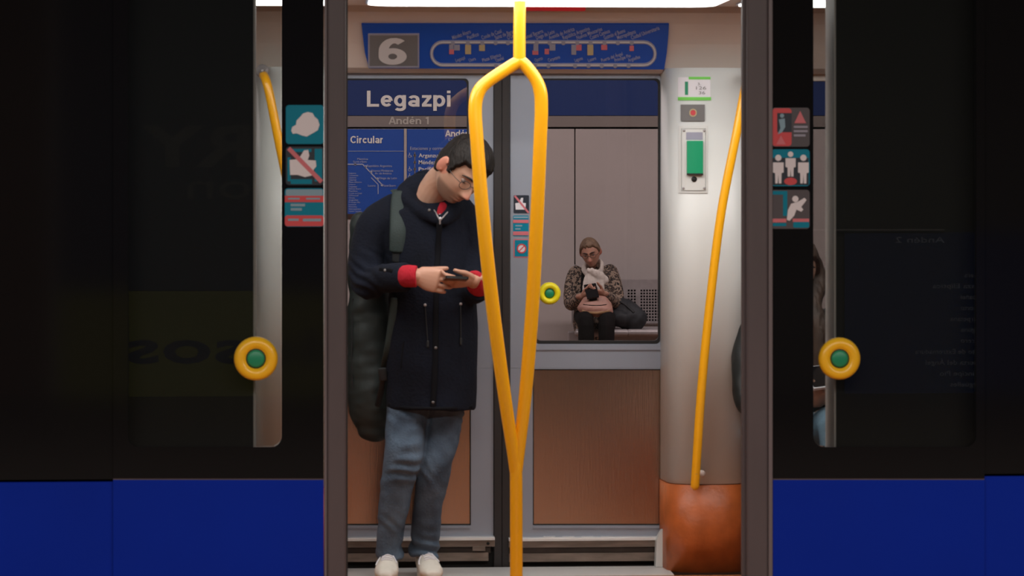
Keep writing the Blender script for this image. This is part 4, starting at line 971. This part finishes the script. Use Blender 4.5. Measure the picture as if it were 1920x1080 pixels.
# phone
def slab(name, c, ax, ay, az, dims, m, parent=None, r=.006):
    ax, ay = Vector(ax).normalized(), Vector(ay); ay = (ay-ay.dot(ax)*ax).normalized(); az = ax.cross(ay); c = Vector(c)
    o = rr(-dims[0]/2, -dims[1]/2, dims[0]/2, dims[1]/2, r, 3); f = lambda x, y, z: c+ax*x+ay*y+az*z
    return mesh(name, *prism_vf(o, f, dims[2]/2, -dims[2]/2), m, parent)
pc = P(854, 523, 11.665)
ph = thing('phone', pc, 'black phone held in the standing man\'s hands', 'phone')
slab('phone_body', pc, (.98, .05, -.05), (0, 1, -.12), 0, (.088, .13, .009), M['phone'], ph)
slab('screen', pc+Vector((0, .001, .0052)), (.98, .05, -.05), (0, 1, -.12), 0, (.078, .12, .001), M['frit'], ph, .004)
# gig bag on his back with padded strap
bg = thing('shoulder_bag', P(690, 820, 12.14), 'tall dark green soft bag hanging behind the man from a padded strap', 'bag')
bagv = [limb_vf([P(678, 415, 12.2), P(680, 480, 12.2), P(692, 560, 12.17), P(697, 640, 12.15), P(699, 720, 12.14), P(700, 775, 12.14), P(702, 800, 12.14)], [(.045, .04), (.06, .05), (.085, .07), (.098, .08), (.10, .085), (.094, .08), (.07, .06)], (1, 0, 0), 5, 24)]
bagm = remesh('bag_body', bagv, .007, 3, M['bag'], bg, disp=wrinkle(.010, 8, 14, 9)); bt = bvh(bagm)
strip('bag_seam', [(662, 560), (660, 640), (661, 720), (668, 790)], .003, .003, M['web'], bagm, bt)
strip('strap_pad', [(748, 362), (748, 385), (747, 430), (745, 470)], 0, .010, M['strap'], bg, off=.006, wl=[.026, .033, .034, .032])
strip('strap', [(741, 357), (745, 362), (748, 370)], .020, .005, M['strap'], bg, off=.004)
strip('strap', [(745, 468), (744, 490)], .019, .005, M['web'], bg, off=.004)
strip('strap', [(741, 560), (735, 610), (727, 660), (721, 690)], .017, .004, M['strap'], bg, off=.010)
mesh('buckle', *limb_vf([P(717, 692, 11.93), P(719, 712, 11.94)], [(.017, .006)]*2, (1, 0, 0), 3, 8), M['web'], bg, True)
mesh('strap', *limb_vf([P(719, 708, 11.95), P(714, 735, 12.0), P(708, 762, 12.06)], [(.012, .004)]*3, (1, 0, 0), 3, 8), M['web'], bg, True)
# ---- seated people
def seated(parent, cx, Y, zseat, foot, skin, top_m, low_m, hair_m, Tline, head, coat_r, hands, knees, sleeve_r=.055, stub=0, gl=False, fem=True, thick=.012, ts=1.0, lr=1.0, vox=.005):
    """cx: world x of the pelvis, Y: depth of the back; hands: wrist, direction, normal for each side"""
    Mh = head; body = [head_vf(Mh, fem)]+ears_vf(Mh); base = skin
    h = Mh.translation; nb = Vector((cx+(h.x-cx)*.5, Y-.02, zseat+.60*ts))
    body.append(limb_vf([nb-Vector((0, 0, .1)), nb, Mh@Vector((0, -.03, -.05))], [.065, .052, .050], (1, 0, 0), 4, 18))
    body.append(limb_vf([Vector((cx, Y, zseat+.11)), Vector((cx, Y, zseat+.3*ts)), Vector((cx, Y, zseat+.50*ts))], [(.15, .10), (.11, .08), (.095, .06)], (1, 0, 0), 4, 18))
    tops = [limb_vf([Vector((cx, Y-.01, zseat+.04)), Vector((cx, Y-.01, zseat+.15*ts)), Vector((cx, Y-.01, zseat+.34*ts)), Vector((cx, Y, zseat+.50*ts)), Vector((cx, Y, zseat+.575*ts))], coat_r, (1, 0, 0), 5, 24, cap=(1, 1))]
    for (W, d, n, s, el, sh), sgn in zip(hands, (-1, 1)):
        W, el, sh = Vector(W), Vector(el), Vector(sh)
        body.append(limb_vf([sh-Vector((0, 0, .03)), el, W], [.026, .028, .023], (0, 0, 1), 5, 14)); body += hand_vf(W, d, n, s, (30, 40, 25), L=.92)
        dd = (W-el).normalized()
        tops.append(limb_vf([sh, sh.lerp(el, .5)+Vector((sgn*.015, 0, 0)), el, el.lerp(W, .55), W-dd*.02], [sleeve_r*1.25, sleeve_r*1.15, sleeve_r*1.05, sleeve_r*.92, sleeve_r*.75], (0, 0, 1), 5, 18, cap=(1, 0)))
    legs = []
    for (k, f), sgn in zip(knees, (-1, 1)):
        k, f = Vector(k), Vector(f); hipp = Vector((cx+sgn*.09, Y-.03, zseat+.085))
        body.append(limb_vf([hipp, k, f+Vector((0, 0, .09))], [.065*lr, .046*lr, .03], (1, 0, 0), 5, 14)); body.append(limb_vf([f+Vector((0, .02, .06)), f+Vector((0, -.14, .035))], [.035, .028], (1, 0, 0), 3, 12))
        legs.append(limb_vf([hipp, hipp.lerp(k, .5), k, k.lerp(f, .5), f+Vector((0, 0, .10))], [.088*lr, .08*lr, .066*(lr+1)/2, .06, .056], (1, 0, 0), 5, 20, cap=(1, 0)))
    remesh('body', body, vox, 2, M['skin'], parent, col=tone_fn(Mh, base, stubble=stub))
    t_ = remesh('coat', tops, .008, 3, top_m, parent, disp=wrinkle(.005, 12, 9, 4))
    remesh('trousers', legs, .008, 3, low_m, parent, disp=wrinkle(.004, 14, 10, 6))
    for k, f in knees: shoe('shoe', Vector(f)+Vector((0, .07, 0)), Vector(f)+Vector((0, -.19, 0)), parent)
    hair(parent, Mh, hair_m, Tline, lambda p: thick, 5, fem, fringe=.012, soft=.03 if gl else .014); face_parts(parent, Mh, gl)
    return t_
# woman on the far platform bench
YQ = 22.95; cxw = P(1115, 600, YQ).x
wo = thing('person', (cxw, YQ, 0), 'woman in leopard print jacket and white scarf seated on the bench across the platform', 'person')
Mw = head_matrix(P(1107, 474, 22.80), -14, 20, -8, .90)
ZS = .45
W1, W2 = P(1091, 556, 22.62), P(1131, 551, 22.62)
wt = seated(wo, cxw, YQ, ZS, 0, (.42, .22, .155), M['leopard'], M['black_cloth'], M['hair_grey'],
    [(-.1, -.06), (-.03, -.055), (-.012, -.04), (-.002, .0), (.02, -.004), (.035, .03), (.05, .06), (.09, .074)], Mw,
    [(.165, .15), (.16, .14), (.155, .12), (.138, .095), (.065, .06)],
    [(W1, (.75, -.45, .1), (.1, .6, .6), (0, -.3, .9), P(1070, 570, 22.85), P(1080, 513, 22.97)), (W2, (-.75, -.45, .1), (-.1, .6, .6), (0, -.3, .9), P(1156, 568, 22.85), P(1144, 510, 22.97))],
    [((P(1098, 600, 22.5).x, 22.48, ZS+.07), (P(1100, 600, 22.5).x, 22.45, 0)), ((P(1137, 600, 22.5).x, 22.48, ZS+.07), (P(1135, 600, 22.5).x, 22.45, 0))], .049, gl=True, thick=.014, ts=.80, lr=.80)
wtt = bvh(wt)
sp = [Mw@Vector(q) for q in ((0, -.075, -.105), (-.07, -.02, -.115), (-.06, .05, -.155), (.0, .07, -.185), (.06, .05, -.155), (.075, -.02, -.125), (0, -.075, -.105))]
scf = remesh('scarf', [limb_vf(sp, [(.024, .018)]*7, (0, 0, 1), 5, 12),
      limb_vf([P(1112, 508, 22.74), P(1110, 517, 22.735), P(1108, 530, 22.72), P(1107, 545, 22.71)], [(.038, .02), (.052, .02), (.058, .02), (.06, .016)], (1, 0, 0), 4, 14),
      limb_vf([P(1104, 507, 22.73), P(1118, 513, 22.715), P(1128, 520, 22.72), P(1136, 528, 22.73)], [(.020, .016), (.030, .016), (.036, .016), (.03, .014)], (0, 0, 1), 4, 14),
      limb_vf([P(1120, 515, 22.73), P(1124, 530, 22.715), P(1125, 547, 22.71)], [(.03, .018), (.034, .016), (.034, .014)], (1, 0, 0), 4, 14)], .005, 2, M['scarf'], wo, disp=lambda co, n: .003*math.sin(co.x*170+3*noise.noise(co*6)))
strip('inner_top', [(1095, 505), (1094, 530), (1093, 550)], .02, .006, M['black_cloth'], wo, wtt, .006)
wp = thing('phone', P(1109, 546, 22.56), 'dark phone held by the seated woman in the leopard jacket', 'phone')
slab('phone_body', P(1109, 546, 22.555), (.98, 0, .15), (0, .6, .5), 0, (.09, .15, .012), M['phone'], wp)
slab('screen', P(1109, 546, 22.555)+Vector((0, .004, .006)), (.98, 0, .15), (0, .6, .5), 0, (.082, .14, .002), M['frit'], wp)
hb = thing('handbag', P(1118, 590, 22.6), 'pinkish tan handbag on the seated woman\'s lap', 'bag')
hbm = remesh('bag_body', [limb_vf([P(1117, 562, 22.56), P(1117, 570, 22.55), P(1116, 581, 22.53)], [(.10, .035), (.12, .045), (.135, .055)], (1, 0, 0), 5, 24)], .006, 3, M['tan'], hb, disp=wrinkle(.004, 20, 20, 3)); ht = bvh(hbm)
strip('flap_seam', [(1094, 571), (1108, 572.5), (1125, 572.5), (1137, 571)], .003, .003, M['coat_dark'], hbm, ht, ref=(0, 0, 1))
strip('piping', [(1092, 583), (1117, 587), (1142, 583)], .010, .004, M['tan_trim'], hbm, ht, ref=(0, 0, 1))
lathe('clasp', on(ht, 1112, 561, .003), [(.03, -.003), (.03, .003), (.01, .005)], M['black_cloth'], hbm, 12)
bb = thing('holdall', P(1180, 615, 22.8), 'slate and black soft bag on the bench beside the seated woman', 'bag')
hm = remesh('bag_body', [limb_vf([P(1150, 560, 22.86), P(1162, 575, 22.85), P(1180, 593, 22.82), P(1192, 602, 22.8)], [(.04, .05), (.07, .09), (.088, .11), (.075, .1)], (0, 1, 0), 5, 24), ell_vf(P(1165, 596, 22.82), (.11, .11, .075))], .008, 3, M['bundle'], bb, disp=wrinkle(.012, 10, 10, 8))
strip('handle', [(1156, 562), (1172, 570), (1188, 585)], .01, .005, M['web'], bb, bvh(hm), .004)
# bench
YBk = 23.2
bn = thing('bench', (P(1160, 600, YBk).x, 23, 0), 'perforated steel platform bench under the seated woman', 'bench')
def perf(x0, y0, x1, y1, nx, ny, mp, f, b, fill=.62):
    parts = []; dx, dy = (x1-x0)/nx, (y1-y0)/ny
    for i in range(nx):
        for j in range(ny):
            a, c = x0+i*dx, y0+j*dy; mx_, my_ = dx*(1-fill)/2, dy*(1-fill)/2
            parts.append(ring_vf(rect(a, c, a+dx, c+dy), rect(a+mx_, c+my_, a+dx-mx_, c+dy-my_), mp, f, b))
    return parts
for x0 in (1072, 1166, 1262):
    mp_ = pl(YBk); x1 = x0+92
    parts = [prism_vf(rect(x0, 524, x1, 542), mp_, 0, -.012), prism_vf(rect(x0, 542, x0+10, 606), mp_, 0, -.012), prism_vf(rect(x1-10, 542, x1, 606), mp_, 0, -.012), prism_vf(rect(x0+10, 603, x1-10, 606), mp_, 0, -.012), prism_vf(rect(x0+27, 542, x0+34, 603), mp_, 0, -.012)]
    parts += perf(x0+10, 542, x0+27, 603, 3, 11, mp_, 0, -.012)+perf(x0+34, 542, x1-10, 603, 9, 11, mp_, 0, -.012)
    mesh('backrest', *merge(parts), M['steel'], bn)
    prism('hole_shade_sheet', rect(x0+4, 534, x1-4, 604), mp_, -.016, -.024, M['gasket'], bn)  # added black sheet: stands in for the shade inside the perforations
    a = P(x0, 0, YBk).x; b = P(x1, 0, YBk).x
    box('seat_plate', a+.005, b-.005, 22.74, 23.19, .425, .445, M['steel'], bn, .006)
    V_, F_ = merge([limb_vf([Vector((a+.01, 22.73, .42)), Vector((b-.01, 22.73, .42))], [.028, .028], (0, 0, 1), 2, 12)]); mesh('seat_edge', V_, F_, M['steel'], bn, True)
box('rail_beam', P(1060, 0, YBk).x, P(1360, 0, YBk).x, 22.95, 23.03, .34, .42, M['steel'], bn, .01)
for x0 in (1088, 1265):
    X_ = P(x0, 0, 22.75).x
    tube('leg', [Vector((X_, 22.70, .47)), Vector((X_, 22.70, .2)), Vector((X_, 22.70, 0))], .017, M['chrome'], bn, 3, 12)
    tube('leg', [Vector((X_, 23.15, .9)), Vector((X_, 23.16, .4)), Vector((X_, 23.15, 0))], .017, M['chrome'], bn, 3, 12)
# train seats beyond the right column and two passengers seen in slivers
for k in range(3):
    xs = FX(1406, 12)+k*.46
    se = thing('train_seat', (xs+.22, 12.1, 0), ['blue plastic train seat nearest the right column', 'middle blue plastic train seat beyond the right column', 'blue plastic train seat furthest right beyond the column'][k], 'seat', 'row of train seats beyond the right column')
    box('seat_pan', xs+.01, xs+.44, 11.86, 12.24, .41, .45, M['seat'], se, .015); box('backrest', xs+.01, xs+.44, 12.24, 12.285, .45, .92, M['seat'], se, .015)
    box('seat_base', xs+.06, xs+.40, 12.0, 12.27, .0, .41, M['plate_grey'], se, .01)
def rider(xs, label, head, top, low, hairm, T, sleeve, hands_, thick=.012, sk=(.5, .29, .21), fem=True):
    Y = 12.10; o = thing('person', (xs, Y, 0), label, 'person')
    kn = [((xs-.06, 11.66, .56), (xs-.06, 11.64, 0)), ((xs+.12, 11.66, .60), (xs+.10, 11.64, 0))]
    seated(o, xs, Y, ZS, 0, sk, top, low, hairm, T, head, [(.18, .125), (.175, .125), (.17, .12), (.16, .10), (.085, .07)], hands_, kn, sleeve, fem=fem, thick=thick, vox=.006)
    return o
xb = FX(1482, 12); Hb = head_matrix(Vector((xb+.02, 11.97, 1.20)), 10, 18, 0, .97)
HL = P(1540, 742, 11.72); HR = P(1500, 752, 11.74)
rb_ = rider(xb, 'long haired passenger in black jacket and pale jeans seated beyond the right column', Hb, M['jacket'], M['blue_denim'], M['hair_brown'], [(-.1, -.08), (-.02, -.08), (.0, -.06), (.03, -.0), (.05, .055), (.09, .068)], .056,
    [(HR, (.8, -.4, 0), (0, .5, .6), (0, -1, 0), P(1408, 755, 11.95), (xb-.14, 12.1, .93)), (HL, (-.8, -.4, 0), (0, .5, .6), (0, -1, 0), P(1580, 752, 11.95), (xb+.16, 12.1, .97))], thick=.018)
remesh('long_hair', [limb_vf([Hb@Vector((.06, -.02, .03)), Hb@Vector((.085, .0, -.08)), Vector((xb-.11, 11.97, 1.0)), Vector((xb-.12, 11.95, .84))], [(.03, .04), (.035, .045), (.045, .04), (.03, .025)], (0, 1, 0), 5, 14),
    limb_vf([Hb@Vector((-.06, -.02, .03)), Hb@Vector((-.09, .0, -.05)), P(1522, 570, 11.93), P(1534, 620, 11.88), P(1536, 690, 11.86)], [(.03, .04), (.035, .045), (.045, .04), (.045, .04), (.03, .025)], (0, 1, 0), 5, 14)], .006, 2, M['hair_brown'], rb_, disp=lambda co, n: .004*noise.noise(Vector((co.x*60, co.y*60, co.z*8))))
pp = thing('phone', P(1535, 712, 11.68), 'pale phone in the hands of the seated passenger beyond the right leaf', 'phone')
slab('phone_body', P(1536, 708, 11.69), (.97, 0, .12), (0, .7, .45), 0, (.075, .14, .010), M['hand_white'], pp)
slab('screen', P(1536, 708, 11.69)+Vector((0, -.003, .0058)), (.97, 0, .12), (0, .7, .45), 0, (.068, .13, .001), M['frit'], pp)
